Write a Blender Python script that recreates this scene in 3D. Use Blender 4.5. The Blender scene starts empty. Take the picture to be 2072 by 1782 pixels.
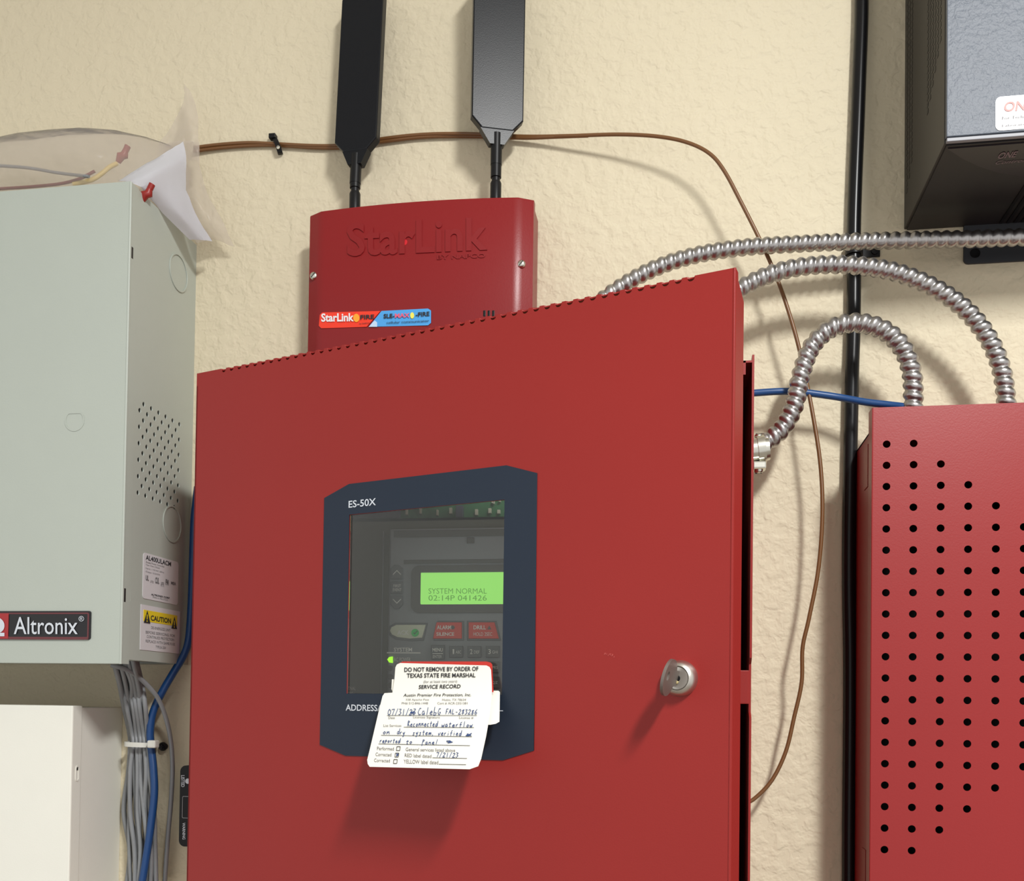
import bpy, bmesh, math, random
from mathutils import Vector, Matrix, noise
random.seed(7)
SC = bpy.context.scene
COL = SC.collection

# ------------------------------------------------------------------ camera
W_PX, H_PX = 2072.0, 1782.0
F_PX, CX, CY = 2032.5, 1036.0, 1381.0      # focal length and principal point in photo pixels
YAW, PITCH, ROLL = 0.16679, 0.02134, 0.01348
DIST, EYE = 0.86181, 1.5                   # camera distance from the wall, camera height
_f = Vector((-math.sin(YAW)*math.cos(PITCH), math.cos(YAW)*math.cos(PITCH), math.sin(PITCH)))
_r = Vector((math.cos(YAW), math.sin(YAW), 0)); _u = _r.cross(_f)
CR = math.cos(ROLL)*_r + math.sin(ROLL)*_u
CU = -math.sin(ROLL)*_r + math.cos(ROLL)*_u
CPOS = Vector((0, -DIST, EYE))
cam = bpy.data.cameras.new('camera'); cam_o = bpy.data.objects.new('camera', cam); COL.objects.link(cam_o)
cam.sensor_fit = 'HORIZONTAL'; cam.sensor_width = 36.0; cam.lens = 36.0*F_PX/W_PX
cam.shift_x = 0.0; cam.shift_y = (CY-H_PX/2)/W_PX
cam.clip_start = 0.02; cam.clip_end = 30
M = Matrix((CR, CU, -_f)).transposed().to_4x4(); M.translation = CPOS
cam_o.matrix_world = M
SC.camera = cam_o

# ------------------------------------------------------------------ world, lamp, exposure
wd = bpy.data.worlds.new('room_light'); SC.world = wd; wd.use_nodes = True
wd.node_tree.nodes['Background'].inputs[0].default_value = (1.0, 0.985, 0.96, 1)
wd.node_tree.nodes['Background'].inputs[1].default_value = 0.84
la = bpy.data.lights.new('ceiling_tube_light', 'AREA'); la.shape = 'RECTANGLE'
la.size = 0.12; la.size_y = 0.38; la.energy = 36.5; la.color = (1.0, 1.0, 0.985)
lo = bpy.data.objects.new('ceiling_tube_light', la); COL.objects.link(lo); lo.location = (0.50, -1.28, EYE+0.99)
lo.rotation_euler = (math.radians(7), 0, 0)
SC.view_settings.view_transform = 'Standard'; SC.view_settings.look = 'None'
SC.view_settings.exposure = 0.0; SC.view_settings.gamma = 1.0
SC.view_settings.use_curve_mapping = False

# ------------------------------------------------------------------ measuring helpers
def ray(px, py):
    return CR*((px-CX)/F_PX) + CU*((CY-py)/F_PX) + _f
def at(px, py, d):            # point at distance d in front of the wall
    v = ray(px, py); return CPOS + v*((DIST-d)/v.y)
def atX(px, py, X):           # point on the vertical plane x = X
    v = ray(px, py); return CPOS + v*(X/v.x)

# ------------------------------------------------------------------ materials
MATS = {}
def mat(name, col, rough=0.5, metal=0.0, spec=0.5, bump=0.0, bscale=300.0, var=0.0, vscale=40.0, emit=None, estr=0.0, coat=0.0):
    m = bpy.data.materials.new(name); m.use_nodes = True; MATS[name] = m
    nt = m.node_tree; b = nt.nodes['Principled BSDF']
    b.inputs['Base Color'].default_value = (*col, 1); b.inputs['Roughness'].default_value = rough
    b.inputs['Metallic'].default_value = metal; b.inputs['Specular IOR Level'].default_value = spec
    b.inputs['Coat Weight'].default_value = coat
    tc = nt.nodes.new('ShaderNodeTexCoord')
    if var > 0:
        n = nt.nodes.new('ShaderNodeTexNoise'); n.inputs['Scale'].default_value = vscale; n.inputs['Detail'].default_value = 5
        nt.links.new(tc.outputs['Object'], n.inputs['Vector'])
        mx = nt.nodes.new('ShaderNodeMix'); mx.data_type = 'RGBA'
        mx.inputs[6].default_value = (*[max(0, c*(1-var)) for c in col], 1); mx.inputs[7].default_value = (*[min(1, c*(1+var)) for c in col], 1)
        nt.links.new(n.outputs['Fac'], mx.inputs[0]); nt.links.new(mx.outputs[2], b.inputs['Base Color'])
    if bump > 0:
        n = nt.nodes.new('ShaderNodeTexNoise'); n.inputs['Scale'].default_value = bscale; n.inputs['Detail'].default_value = 3
        nt.links.new(tc.outputs['Object'], n.inputs['Vector'])
        bp = nt.nodes.new('ShaderNodeBump'); bp.inputs['Strength'].default_value = bump; bp.inputs['Distance'].default_value = 0.001
        nt.links.new(n.outputs['Fac'], bp.inputs['Height']); nt.links.new(bp.outputs['Normal'], b.inputs['Normal'])
    if emit:
        b.inputs['Emission Color'].default_value = (*emit, 1); b.inputs['Emission Strength'].default_value = estr
    return m
def wall_material():
    m = bpy.data.materials.new('textured_cream_paint'); m.use_nodes = True
    nt = m.node_tree; b = nt.nodes['Principled BSDF']; L = nt.links
    b.inputs['Roughness'].default_value = 0.62; b.inputs['Specular IOR Level'].default_value = 0.25
    tc = nt.nodes.new('ShaderNodeTexCoord')
    big = nt.nodes.new('ShaderNodeTexNoise'); big.inputs['Scale'].default_value = 6; big.inputs['Detail'].default_value = 6
    L.new(tc.outputs['Object'], big.inputs['Vector'])
    mx = nt.nodes.new('ShaderNodeMix'); mx.data_type = 'RGBA'
    mx.inputs[6].default_value = (0.66, 0.585, 0.425, 1); mx.inputs[7].default_value = (0.71, 0.635, 0.47, 1)
    L.new(big.outputs['Fac'], mx.inputs[0]); L.new(mx.outputs[2], b.inputs['Base Color'])
    warp = nt.nodes.new('ShaderNodeTexNoise'); warp.inputs['Scale'].default_value = 60; warp.inputs['Detail'].default_value = 2
    L.new(tc.outputs['Object'], warp.inputs['Vector'])
    vm = nt.nodes.new('ShaderNodeVectorMath'); vm.operation = 'MULTIPLY_ADD'
    L.new(warp.outputs['Color'], vm.inputs[0]); vm.inputs[1].default_value = (0.008, 0.008, 0.008); L.new(tc.outputs['Object'], vm.inputs[2])
    n1 = nt.nodes.new('ShaderNodeTexNoise'); n1.inputs['Scale'].default_value = 115; n1.inputs['Detail'].default_value = 2.5; n1.inputs['Roughness'].default_value = 0.5
    L.new(vm.outputs[0], n1.inputs['Vector'])
    rp = nt.nodes.new('ShaderNodeValToRGB'); rp.color_ramp.elements[0].position = 0.38; rp.color_ramp.elements[1].position = 0.66
    L.new(n1.outputs['Fac'], rp.inputs[0])
    n2 = nt.nodes.new('ShaderNodeTexNoise'); n2.inputs['Scale'].default_value = 420; n2.inputs['Detail'].default_value = 2
    L.new(tc.outputs['Object'], n2.inputs['Vector'])
    ad = nt.nodes.new('ShaderNodeMath'); ad.operation = 'MULTIPLY_ADD'; ad.inputs[1].default_value = 0.18
    L.new(n2.outputs['Fac'], ad.inputs[0]); L.new(rp.outputs[0], ad.inputs[2])
    bp = nt.nodes.new('ShaderNodeBump'); bp.inputs['Strength'].default_value = 0.85; bp.inputs['Distance'].default_value = 0.0008
    L.new(ad.outputs[0], bp.inputs['Height']); L.new(bp.outputs['Normal'], b.inputs['Normal'])
    return m
def thin_clear(name, tint, refl, rough, haze=0.0, hazecol=(.8, .8, .8), wrinkle=0.0):
    m = bpy.data.materials.new(name); m.use_nodes = True; MATS[name] = m
    nt = m.node_tree; nt.nodes.clear(); L = nt.links
    out = nt.nodes.new('ShaderNodeOutputMaterial'); tr = nt.nodes.new('ShaderNodeBsdfTransparent'); tr.inputs[0].default_value = (*tint, 1)
    gl = nt.nodes.new('ShaderNodeBsdfGlossy'); gl.inputs['Roughness'].default_value = rough
    lw = nt.nodes.new('ShaderNodeLayerWeight'); lw.inputs[0].default_value = refl
    df = nt.nodes.new('ShaderNodeBsdfDiffuse'); df.inputs[0].default_value = (*hazecol, 1)
    tl = nt.nodes.new('ShaderNodeBsdfTranslucent'); tl.inputs[0].default_value = (*hazecol, 1)
    dt = nt.nodes.new('ShaderNodeMixShader'); dt.inputs[0].default_value = 0.4; L.new(df.outputs[0], dt.inputs[1]); L.new(tl.outputs[0], dt.inputs[2])
    m1 = nt.nodes.new('ShaderNodeMixShader'); m1.inputs[0].default_value = haze; L.new(tr.outputs[0], m1.inputs[1]); L.new(dt.outputs[0], m1.inputs[2])
    m2 = nt.nodes.new('ShaderNodeMixShader'); L.new(lw.outputs['Fresnel'], m2.inputs[0]); L.new(m1.outputs[0], m2.inputs[1]); L.new(gl.outputs[0], m2.inputs[2])
    if wrinkle > 0:
        tc = nt.nodes.new('ShaderNodeTexCoord'); n = nt.nodes.new('ShaderNodeTexNoise'); n.inputs['Scale'].default_value = 38; n.inputs['Detail'].default_value = 3
        L.new(tc.outputs['Object'], n.inputs['Vector'])
        bp = nt.nodes.new('ShaderNodeBump'); bp.inputs['Strength'].default_value = wrinkle; bp.inputs['Distance'].default_value = 0.004
        L.new(n.outputs['Fac'], bp.inputs['Height']); L.new(bp.outputs[0], gl.inputs['Normal']); L.new(bp.outputs[0], df.inputs['Normal'])
    L.new(m2.outputs[0], out.inputs[0]); return m

mat('red_paint', (0.275, 0.018, 0.015), 0.40, spec=0.32, bump=0.06, bscale=900, var=0.05, vscale=9)
mat('red_paint_power', (0.28, 0.015, 0.015), 0.37, spec=0.42, bump=0.06, bscale=900, var=0.05, vscale=9)
mat('red_plastic', (0.235, 0.011, 0.013), 0.34, spec=0.36, bump=0.05, bscale=700)
mat('grey_enamel', (0.44, 0.48, 0.43), 0.45, bump=0.08, bscale=800, var=0.02)
mat('cream_enamel', (0.84, 0.83, 0.75), 0.45, bump=0.08, bscale=800, var=0.02)
mat('scuffed_red', (0.46, 0.075, 0.065), 0.5)
mat('black_plastic', (0.008, 0.008, 0.009), 0.40, spec=0.25)
mat('antenna_plastic', (0.009, 0.010, 0.0125), 0.29, spec=0.20, bump=0.05, bscale=1500)
mat('black_cable', (0.006, 0.006, 0.007), 0.28, spec=0.3)
mat('dark_metal', (0.02, 0.018, 0.018), 0.6)
mat('navy_vinyl', (0.018, 0.027, 0.044), 0.5, spec=0.25, bump=0.05, bscale=1800)
mat('white_ink', (0.62, 0.66, 0.72), 0.6)
mat('steel', (0.47, 0.455, 0.45), 0.34, 1.0, bump=0.08, bscale=500, var=0.15, vscale=60)
mat('zinc', (0.70, 0.69, 0.62), 0.25, 1.0)
mat('nickel', (0.60, 0.57, 0.52), 0.38, 1.0, bump=0.03, bscale=2500)
mat('key_metal', (0.22, 0.185, 0.165), 0.48, 0.7, bump=0.05, bscale=2500)
mat('brass', (0.75, 0.62, 0.33), 0.25, 1.0)
mat('blue_jacket', (0.010, 0.060, 0.20), 0.38)
mat('brown_jacket', (0.17, 0.075, 0.025), 0.35)
mat('grey_jacket', (0.24, 0.25, 0.26), 0.42, var=0.25, vscale=35)
mat('nylon', (0.68, 0.68, 0.62), 0.4)
mat('card_paper', (0.86, 0.85, 0.77), 0.75)
mat('card_red', (0.55, 0.03, 0.02), 0.6)
mat('black_ink', (0.02, 0.02, 0.025), 0.7)
mat('grey_ink', (0.17, 0.16, 0.165), 0.7)
mat('blue_ink', (0.035, 0.07, 0.20), 0.7)
mat('white_sticker', (0.70, 0.69, 0.71), 0.4)
mat('bright_sticker', (0.80, 0.80, 0.82), 0.35)
mat('yellow_print', (0.85, 0.66, 0.02), 0.4)
mat('badge_black', (0.010, 0.010, 0.012), 0.35)
mat('badge_red', (0.36, 0.022, 0.025), 0.35)
mat('badge_rim', (0.13, 0.030, 0.035), 0.35)
mat('label_red', (0.85, 0.045, 0.018), 0.4)
mat('label_blue', (0.07, 0.36, 0.78), 0.4)
mat('label_orange', (0.95, 0.38, 0.03), 0.4)
mat('label_pale', (0.52, 0.70, 0.90), 0.4)
mat('label_yellow', (0.85, 0.80, 0.12), 0.4)
mat('label_pink', (0.75, 0.12, 0.22), 0.4)
mat('hammer_grey', (0.105, 0.122, 0.152), 0.46, metal=0.0, spec=0.45, bump=0.55, bscale=330, var=0.08, vscale=60)
mat('dark_enamel', (0.034, 0.031, 0.026), 0.5)
mat('dark_underside', (0.016, 0.014, 0.015), 0.5)
mat('plate_slate', (0.035, 0.038, 0.045), 0.55)
mat('silver_trim', (0.24, 0.245, 0.27), 0.45)
mat('plum_gloss', (0.016, 0.010, 0.014), 0.35)
mat('plum_print', (0.20, 0.14, 0.16), 0.5)
mat('salmon_ink', (0.80, 0.34, 0.32), 0.6)
mat('deadfront', (0.15, 0.158, 0.135), 0.5)
mat('module_plastic', (0.30, 0.325, 0.365), 0.5)
mat('module_dark', (0.14, 0.148, 0.15), 0.5)
mat('key_plastic', (0.17, 0.185, 0.205), 0.45)
mat('key_print', (0.92, 0.93, 0.94), 0.6)
mat('ack_plastic', (0.72, 0.77, 0.64), 0.45)
mat('alarm_plastic', (0.75, 0.085, 0.065), 0.45)
mat('green_mark', (0.08, 0.75, 0.20), 0.5)
mat('pcb_green', (0.04, 0.17, 0.07), 0.45, var=0.5, vscale=260)
mat('pcb_component', (0.62, 0.60, 0.50), 0.4)
mat('ic_blue', (0.09, 0.10, 0.16), 0.4)
mat('lcd_glow', (0.10, 0.30, 0.05), 0.3, emit=(0.33, 0.80, 0.155), estr=0.85)
mat('lcd_text', (0.10, 0.30, 0.06), 0.6, emit=(0.11, 0.28, 0.055), estr=0.8)
mat('led_green', (0.3, 0.8, 0.02), 0.3, emit=(0.42, 1.0, 0.02), estr=1.0)
mat('led_red', (0.55, 0.01, 0.02), 0.4, emit=(0.7, 0.01, 0.015), estr=0.10)
mat('paper_white', (0.80, 0.80, 0.84), 0.7)
mat('red_wire', (0.30, 0.018, 0.014), 0.4)
mat('maroon_wire', (0.20, 0.02, 0.03), 0.4)
mat('yellow_wire', (0.75, 0.57, 0.20), 0.4)
mat('ceiling_paint', (0.75, 0.74, 0.70), 0.8)
mat('floor_vinyl', (0.30, 0.27, 0.23), 0.5, var=0.1)
WALL = wall_material(); MATS['wall'] = WALL
thin_clear('window_glass', (0.93, 0.95, 0.92), 0.30, 0.03)
thin_clear('bag_plastic', (0.97, 0.965, 0.96), 0.07, 0.16, haze=0.36, hazecol=(0.76, 0.70, 0.65), wrinkle=1.0)

# ------------------------------------------------------------------ object helpers
def tag(o, label, cat, group=None, kind=None):
    if label: o['label'] = label
    if cat: o['category'] = cat
    if group: o['group'] = group
    if kind: o['kind'] = kind
    return o
def thing(name, loc, label, cat, group=None):
    o = bpy.data.objects.new(name, None); COL.objects.link(o); o.location = loc; o.empty_display_size = 0.02
    return tag(o, label, cat, group)
def woff(p):
    v = Vector((0, 0, 0))
    while p is not None: v += Vector(p.location); p = p.parent
    return v
def link_mesh(name, me, material, parent=None, local=False, smooth=False, label=None):
    o = bpy.data.objects.new(name, me); COL.objects.link(o)
    if parent is not None:
        o.parent = parent
        if not local:
            off = woff(parent); me.transform(Matrix.Translation(-off))
    mats = material if isinstance(material, (list, tuple)) else [material]
    for m in mats: me.materials.append(MATS[m])
    if smooth:
        for p in me.polygons: p.use_smooth = True
        try: me.set_sharp_from_angle(angle=math.radians(smooth if smooth > 1 else 40))
        except Exception: pass
    if label: o['label'] = label
    me.update(); return o

class B:
    """collects shapes into one bmesh"""
    def __init__(s): s.bm = bmesh.new()
    def face(s, pts):
        return s.bm.faces.new([s.bm.verts.new(p) for p in pts])
    def box(s, a, b, bev=0.0, seg=2):
        x0, x1 = sorted((a[0], b[0])); y0, y1 = sorted((a[1], b[1])); z0, z1 = sorted((a[2], b[2]))
        v = [s.bm.verts.new(p) for p in ((x0,y0,z0),(x1,y0,z0),(x1,y1,z0),(x0,y1,z0),(x0,y0,z1),(x1,y0,z1),(x1,y1,z1),(x0,y1,z1))]
        fs = [s.bm.faces.new([v[i] for i in f]) for f in ((0,3,2,1),(4,5,6,7),(0,1,5,4),(1,2,6,5),(2,3,7,6),(3,0,4,7))]
        if bev > 0:
            es = list({e for f in fs for e in f.edges})
            bmesh.ops.bevel(s.bm, geom=es, offset=bev, segments=seg, affect='EDGES', profile=0.5)
        return s
    def prism(s, poly, vec, bev=0.0):
        vec = Vector(vec); a = [s.bm.verts.new(p) for p in poly]; b = [s.bm.verts.new(Vector(p)+vec) for p in poly]
        n = len(poly); f = [s.bm.faces.new(a), s.bm.faces.new(b[::-1])]
        for i in range(n): f.append(s.bm.faces.new((a[i], b[i], b[(i+1)%n], a[(i+1)%n])))
        if bev > 0:
            es = list({e for q in f[:2] for e in q.edges})
            bmesh.ops.bevel(s.bm, geom=es, offset=bev, segments=2, affect='EDGES', profile=0.5)
        return s
    def loft(s, rings, cap=True):
        vs = [[s.bm.verts.new(p) for p in r] for r in rings]; n = len(rings[0])
        for k in range(len(vs)-1):
            for i in range(n): s.bm.faces.new((vs[k][i], vs[k][(i+1)%n], vs[k+1][(i+1)%n], vs[k+1][i]))
        if cap: s.bm.faces.new(vs[0][::-1]); s.bm.faces.new(vs[-1])
        return s
    def lathe(s, origin, axis, prof, n=24, cap=True):      # prof: (distance along axis, radius)
        ax = Vector(axis).normalized(); q = ax.to_track_quat('Z', 'Y'); o = Vector(origin)
        return s.loft([[o + q @ Vector((r*math.cos(t*2*math.pi/n), r*math.sin(t*2*math.pi/n), h)) for t in range(n)] for h, r in prof], cap)
    def grid(s, fn, nu, nv):
        vs = [[s.bm.verts.new(fn(i/nu, j/nv)) for i in range(nu+1)] for j in range(nv+1)]
        for j in range(nv):
            for i in range(nu): s.bm.faces.new((vs[j][i], vs[j][i+1], vs[j+1][i+1], vs[j+1][i]))
        return vs
    def tube(s, pts, r, n=10, radf=None, step=None):
        pts = [Vector(p) for p in pts]; rings = []
        t0 = (pts[1]-pts[0]).normalized(); nrm = t0.orthogonal().normalized(); acc = 0.0
        for i, p in enumerate(pts):
            t = (pts[min(i+1, len(pts)-1)] - pts[max(i-1, 0)]).normalized()
            nrm = (nrm - t*nrm.dot(t)).normalized(); bi = t.cross(nrm)
            if i: acc += (p-pts[i-1]).length
            ring = []
            for k in range(n):
                a = 2*math.pi*k/n; rr = radf(acc, a) if radf else r
                ring.append(p + (nrm*math.cos(a) + bi*math.sin(a))*rr)
            rings.append(ring)
        return s.loft(rings)
    def build(s, name, material, parent=None, local=False, smooth=False, label=None, fix=True):
        if fix: bmesh.ops.recalc_face_normals(s.bm, faces=s.bm.faces)
        me = bpy.data.meshes.new(name); s.bm.to_mesh(me); s.bm.free()
        return link_mesh(name, me, material, parent, local, smooth, label)

def catmull(P, per=10):
    P = [Vector(p) for p in P]; out = []
    Q = [P[0]*2-P[1]] + P + [P[-1]*2-P[-2]]
    for i in range(1, len(Q)-2):
        a, b, c, d = Q[i-1], Q[i], Q[i+1], Q[i+2]
        for k in range(per):
            t = k/per
            out.append(0.5*((2*b) + (c-a)*t + (2*a-5*b+4*c-d)*t*t + (3*b-a-3*c+d)*t**3))
    out.append(P[-1]); return out
def resample(P, step):
    L = [0.0]
    for a, b in zip(P, P[1:]): L.append(L[-1]+(b-a).length)
    n = max(2, int(L[-1]/step)); out = []; j = 0
    for k in range(n+1):
        s = L[-1]*k/n
        while j < len(L)-2 and L[j+1] < s: j += 1
        t = (s-L[j])/max(1e-9, L[j+1]-L[j]); out.append(P[j].lerp(P[j+1], min(1, max(0, t))))
    return out
def path(pxd, per=8): return catmull([at(*q) for q in pxd], per)

def curve_mesh(cu):
    o = bpy.data.objects.new('tmp', cu); COL.objects.link(o)
    dg = bpy.context.evaluated_depsgraph_get(); dg.update()
    me = bpy.data.meshes.new_from_object(o.evaluated_get(dg)); bpy.data.objects.remove(o); bpy.data.curves.remove(cu)
    return me
def plate(name, outline, holes, t, fn, material, parent, local=False, smooth=False, label=None):
    """flat sheet with real holes; fn(u, v, w) places it, w in 0..t is the thickness"""
    cu = bpy.data.curves.new('tmp', 'CURVE'); cu.dimensions = '2D'; cu.fill_mode = 'BOTH'; cu.extrude = t/2
    for poly in [outline]+list(holes):
        sp = cu.splines.new('POLY'); sp.points.add(len(poly)-1); sp.use_cyclic_u = True
        for p, q in zip(sp.points, poly): p.co = (q[0], q[1], 0, 1)
    me = curve_mesh(cu); me.name = name
    for v in me.vertices: v.co = Vector(fn(v.co.x, v.co.y, v.co.z+t/2))
    bm = bmesh.new(); bm.from_mesh(me); bmesh.ops.remove_doubles(bm, verts=bm.verts, dist=1e-6); bmesh.ops.recalc_face_normals(bm, faces=bm.faces); bm.to_mesh(me); bm.free()
    return link_mesh(name, me, material, parent, local, smooth, label)
def circle(cx, cy, r, n=14, ry=None):
    return [(cx+r*math.cos(2*math.pi*k/n), cy+(ry or r)*math.sin(2*math.pi*k/n)) for k in range(n)]
def rrect(x0, y0, x1, y1, r, n=5):
    out = []
    for cx, cy, a in ((x1-r, y0+r, -90), (x1-r, y1-r, 0), (x0+r, y1-r, 90), (x0+r, y0+r, 180)):
        for k in range(n+1):
            t = math.radians(a+90*k/n); out.append((cx+r*math.cos(t), cy+r*math.sin(t)))
    return out
def text2d(s, bold=0.0, shear=0.0, space=1.0, res=3):
    cu = bpy.data.curves.new('tmp', 'FONT'); cu.body = s; cu.size = 1; cu.offset = bold; cu.shear = shear; cu.space_character = space
    cu.resolution_u = res; cu.fill_mode = 'FRONT'
    me = curve_mesh(cu)
    V = [(v.co.x, v.co.y) for v in me.vertices]; Fc = [tuple(p.vertices) for p in me.polygons]; bpy.data.meshes.remove(me)
    x0 = min(v[0] for v in V); x1 = max(v[0] for v in V); y0 = min(v[1] for v in V); y1 = max(v[1] for v in V)
    return [((x-x0)/(x1-x0), (y-y0)/max(1e-6, y1-y0)) for x, y in V], Fc
def lettering(name, items, material, parent, local=False, label=None):
    """items: (text, fn(u,v), bold, shear); each line of glyphs is placed by fn over its bounding box, one object per line"""
    for it in items:
        s, fn = it[0], it[1]; bold = it[2] if len(it) > 2 else 0.0; shear = it[3] if len(it) > 3 else 0.0
        V, Fc = text2d(s, bold, shear)
        me = bpy.data.meshes.new(name); me.from_pydata([Vector(fn(u, v)) for u, v in V], [], Fc); me.update()
        o = link_mesh(name, me, material, parent, local, False, label)
    return o
def quad(a, b, c, d):       # bottom-left, bottom-right, top-right, top-left
    a, b, c, d = map(Vector, (a, b, c, d))
    return lambda u, v: a*(1-u)*(1-v) + b*u*(1-v) + c*u*v + d*(1-u)*v

Z = EYE
# ------------------------------------------------------------------ setting
def struct(name, a, b, m, label):
    o = B().box(a, b).build(name, m); o['kind'] = 'structure'; o['label'] = label; return o
struct('wall_back', (-2.2, 0, 0), (2.2, 0.1, 2.6), 'wall', 'cream textured plaster wall')
struct('floor', (-2.2, -2.6, -0.05), (2.2, 0, 0), 'floor_vinyl', 'brown vinyl floor')
struct('ceiling', (-2.2, -2.6, 2.6), (2.2, 0.1, 2.65), 'ceiling_paint', 'white ceiling')

# ------------------------------------------------------------------ fire alarm control panel
XB1 = 0.04935; XB0 = XB1-0.425; ZT = Z+0.2516; ZBOT = ZT-0.4826; DB = 0.132; T = 0.0016
fp = thing('fire_alarm_panel', (XB0+0.2125, 0, ZBOT), 'large red fire alarm control panel with its windowed door ajar', 'control panel')
b = B()
b.box((XB0, -0.0016, ZBOT), (XB1, 0, ZT-0.004))
b.box((XB0, -DB, ZBOT), (XB0+T, 0, ZT-0.001)); b.box((XB0, -DB, ZBOT), (XB1, 0, ZBOT+T))
b.box((XB0, -DB, ZT-0.0055), (XB1-T, 0, ZT-0.004)); b.box((XB0, -DB, ZT-0.014), (XB1-0.006, -DB+T, ZT-0.004))
# right wall with a stepped cut-out for the latch
zl0, zl1 = at(1523, 1440, DB).z, at(1523, 1342, DB).z
b.prism([(XB1-T, 0, ZBOT), (XB1-T, -DB, ZBOT), (XB1-T, -DB, zl0-0.004), (XB1-T, -DB+0.006, zl0), (XB1-T, -DB+0.006, zl1), (XB1-T, -DB, zl1+0.004), (XB1-T, -DB, ZT), (XB1-T, -DB+0.004, ZT), (XB1-T, -DB+0.02, ZT-0.004), (XB1-T, 0, ZT-0.004)], (T, 0, 0))
b.build('backbox', 'red_paint', fp)
lt = at(1504, 1424, 0.126); lt2 = at(1520, 1356, 0.126)
B().box((lt.x-0.006, -0.128, lt.z), (XB1-T, -0.1262, lt2.z), 0.0006).build('latch_tab', 'red_paint', fp)
# inner dead front, with the circuit board in the open strip above it
zdf = at(860, 1049, 0.104).z
b = B(); b.box((XB0+0.004, -0.106, ZBOT+0.004), (XB1-0.012, -0.104, zdf)); b.box((XB0+0.004, -0.106, zdf-0.002), (XB1-0.012, -0.085, zdf))
df_o = b.build('dead_front', 'deadfront', fp)
x0 = at(773, 1300, 0.106).x; b = B(); b.box((x0-0.0004, -0.1068, ZBOT+0.03), (x0+0.0004, -0.106, zdf-0.01)); b.build('seam', 'module_plastic', df_o)
lettering('lettering', [('TNAL', quad(at(704, 1396, .1064), at(720, 1396, .1064), at(720, 1389, .1064), at(704, 1389, .1064))), ('out', quad(at(704, 1404, .1064), at(714, 1404, .1064), at(714, 1399, .1064), at(704, 1399, .1064)))], 'key_print', df_o)
B().box((XB0+0.010, -0.010, ZBOT+0.01), (XB1-0.015, -0.004, ZT-0.012)).build('chassis', 'dark_metal', fp)
pc = B().box((XB0+0.09, -0.0845, zdf-0.04), (XB1-0.03, -0.083, ZT-0.02)).build('circuit_board', 'pcb_green', fp)
for px, py, w, h in ((824, 1036, 4, 12), (852, 1034, 4, 12), (886, 1038, 4, 12), (913, 1034, 6, 12), (965, 1037, 6, 12), (992, 1034, 6, 10), (998, 1016, 5, 5), (1010, 1036, 6, 8), (1012, 1014, 4, 4), (1000, 1016, 3, 8)):
    c0 = at(px-w/2, py+h/2, 0.085); c1 = at(px+w/2, py-h/2, 0.085); B().box((c0.x, -0.0875, c0.z), (c1.x, -0.0845, c1.z), 0.0002).build('component', 'pcb_component', pc)
for px0, px1, py0, py1 in ((708, 808, 1050, 1026), (922, 936, 1046, 1022)):
    c0 = at(px0, py0, 0.09); c1 = at(px1, py1, 0.09); B().box((c0.x, -0.09, c0.z), (c1.x, -0.0845, c1.z), 0.0004).build('chip', 'ic_blue', pc)

# keypad and display module
DM = 0.112
def pm(px, py, d=DM): return at(px, py, d)
mz0 = pm(785, 1500).z; mx0 = pm(785, 1250).x; mx1 = pm(1110, 1250).x
b = B(); b.box((mx0, -DM, mz0), (mx1, -0.106, pm(900, 1068).z), 0.0015)
km = b.build('keypad_module', 'module_plastic', fp)
B().box((mx0+0.004, -DM-0.0007, pm(900, 1086).z), (mx1, -DM, pm(900, 1072).z), 0.0003).build('groove', 'module_dark', km)
B().box((mx0+0.012, -DM-0.0007, pm(900, 1140).z), (mx1, -DM, pm(900, 1132).z), 0.0003).build('groove', 'module_dark', km)
B().box((pm(960, 1100).x, -DM-0.001, pm(900, 1100).z), (pm(945, 1100).x, -DM, pm(900, 1088).z), 0.0004).build('latch', 'module_dark', km)
q0 = pm(832, 1240); q1 = pm(1090, 1142)
plate('bezel', rrect(q0.x, q0.z, q1.x, q1.z, 0.006), [rrect(pm(851, 1223).x, pm(851, 1223).z, pm(1068, 1157).x, pm(851, 1157).z, 0.001)], 0.0016, lambda u, v, w: (u, -DM-w, v), 'module_dark', km)
q0 = pm(851, 1223); q1 = pm(1068, 1157)
lcd = B().box((q0.x, -DM-0.0006, q0.z), (q1.x, -DM, q1.z)).build('lcd_screen', 'lcd_glow', km, label='glowing green liquid crystal display')
def mq(x0_, y0_, x1_, y1_, d): return quad(at(x0_, y0_, d), at(x1_, y0_, d), at(x1_, y1_, d), at(x0_, y1_, d))
lettering('lcd_lettering', [('SYSTEM NORMAL', mq(867, 1201, 985, 1190, DM+.0009)), ('02:14P 041426', mq(867, 1215, 985, 1204, DM+.0009))], 'lcd_text', km)
def key(name, poly, m, h=0.0018):
    d = DM; b_ = B(); b_.prism([at(x_, y_, d) for x_, y_ in poly], (0, -h, 0), 0.0004); return b_.build(name, m, km)
key('scroll_key', [(791, 1172), (816, 1172), (816, 1150), (808, 1143), (799, 1143), (791, 1150)], 'key_plastic')
key('scroll_key', [(791, 1201), (816, 1201), (816, 1177), (791, 1177)], 'key_plastic')
key('scroll_key', [(791, 1206), (816, 1206), (816, 1223), (808, 1232), (799, 1232), (791, 1223)], 'key_plastic')
ak = [(862, 1264), (855, 1290), (830, 1292), (805, 1289), (794, 1284), (790, 1276), (793, 1269), (803, 1264)]
key('surround', [(866, 1260), (858, 1296), (828, 1297), (800, 1293), (788, 1285), (785, 1276), (789, 1266), (800, 1260)], 'key_plastic', 0.0008)
key('acknowledge_key', ak, 'ack_plastic')
key('surround', [(878, 1296), (886, 1256), (939, 1256), (939, 1296)], 'key_plastic', 0.0008)
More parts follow.
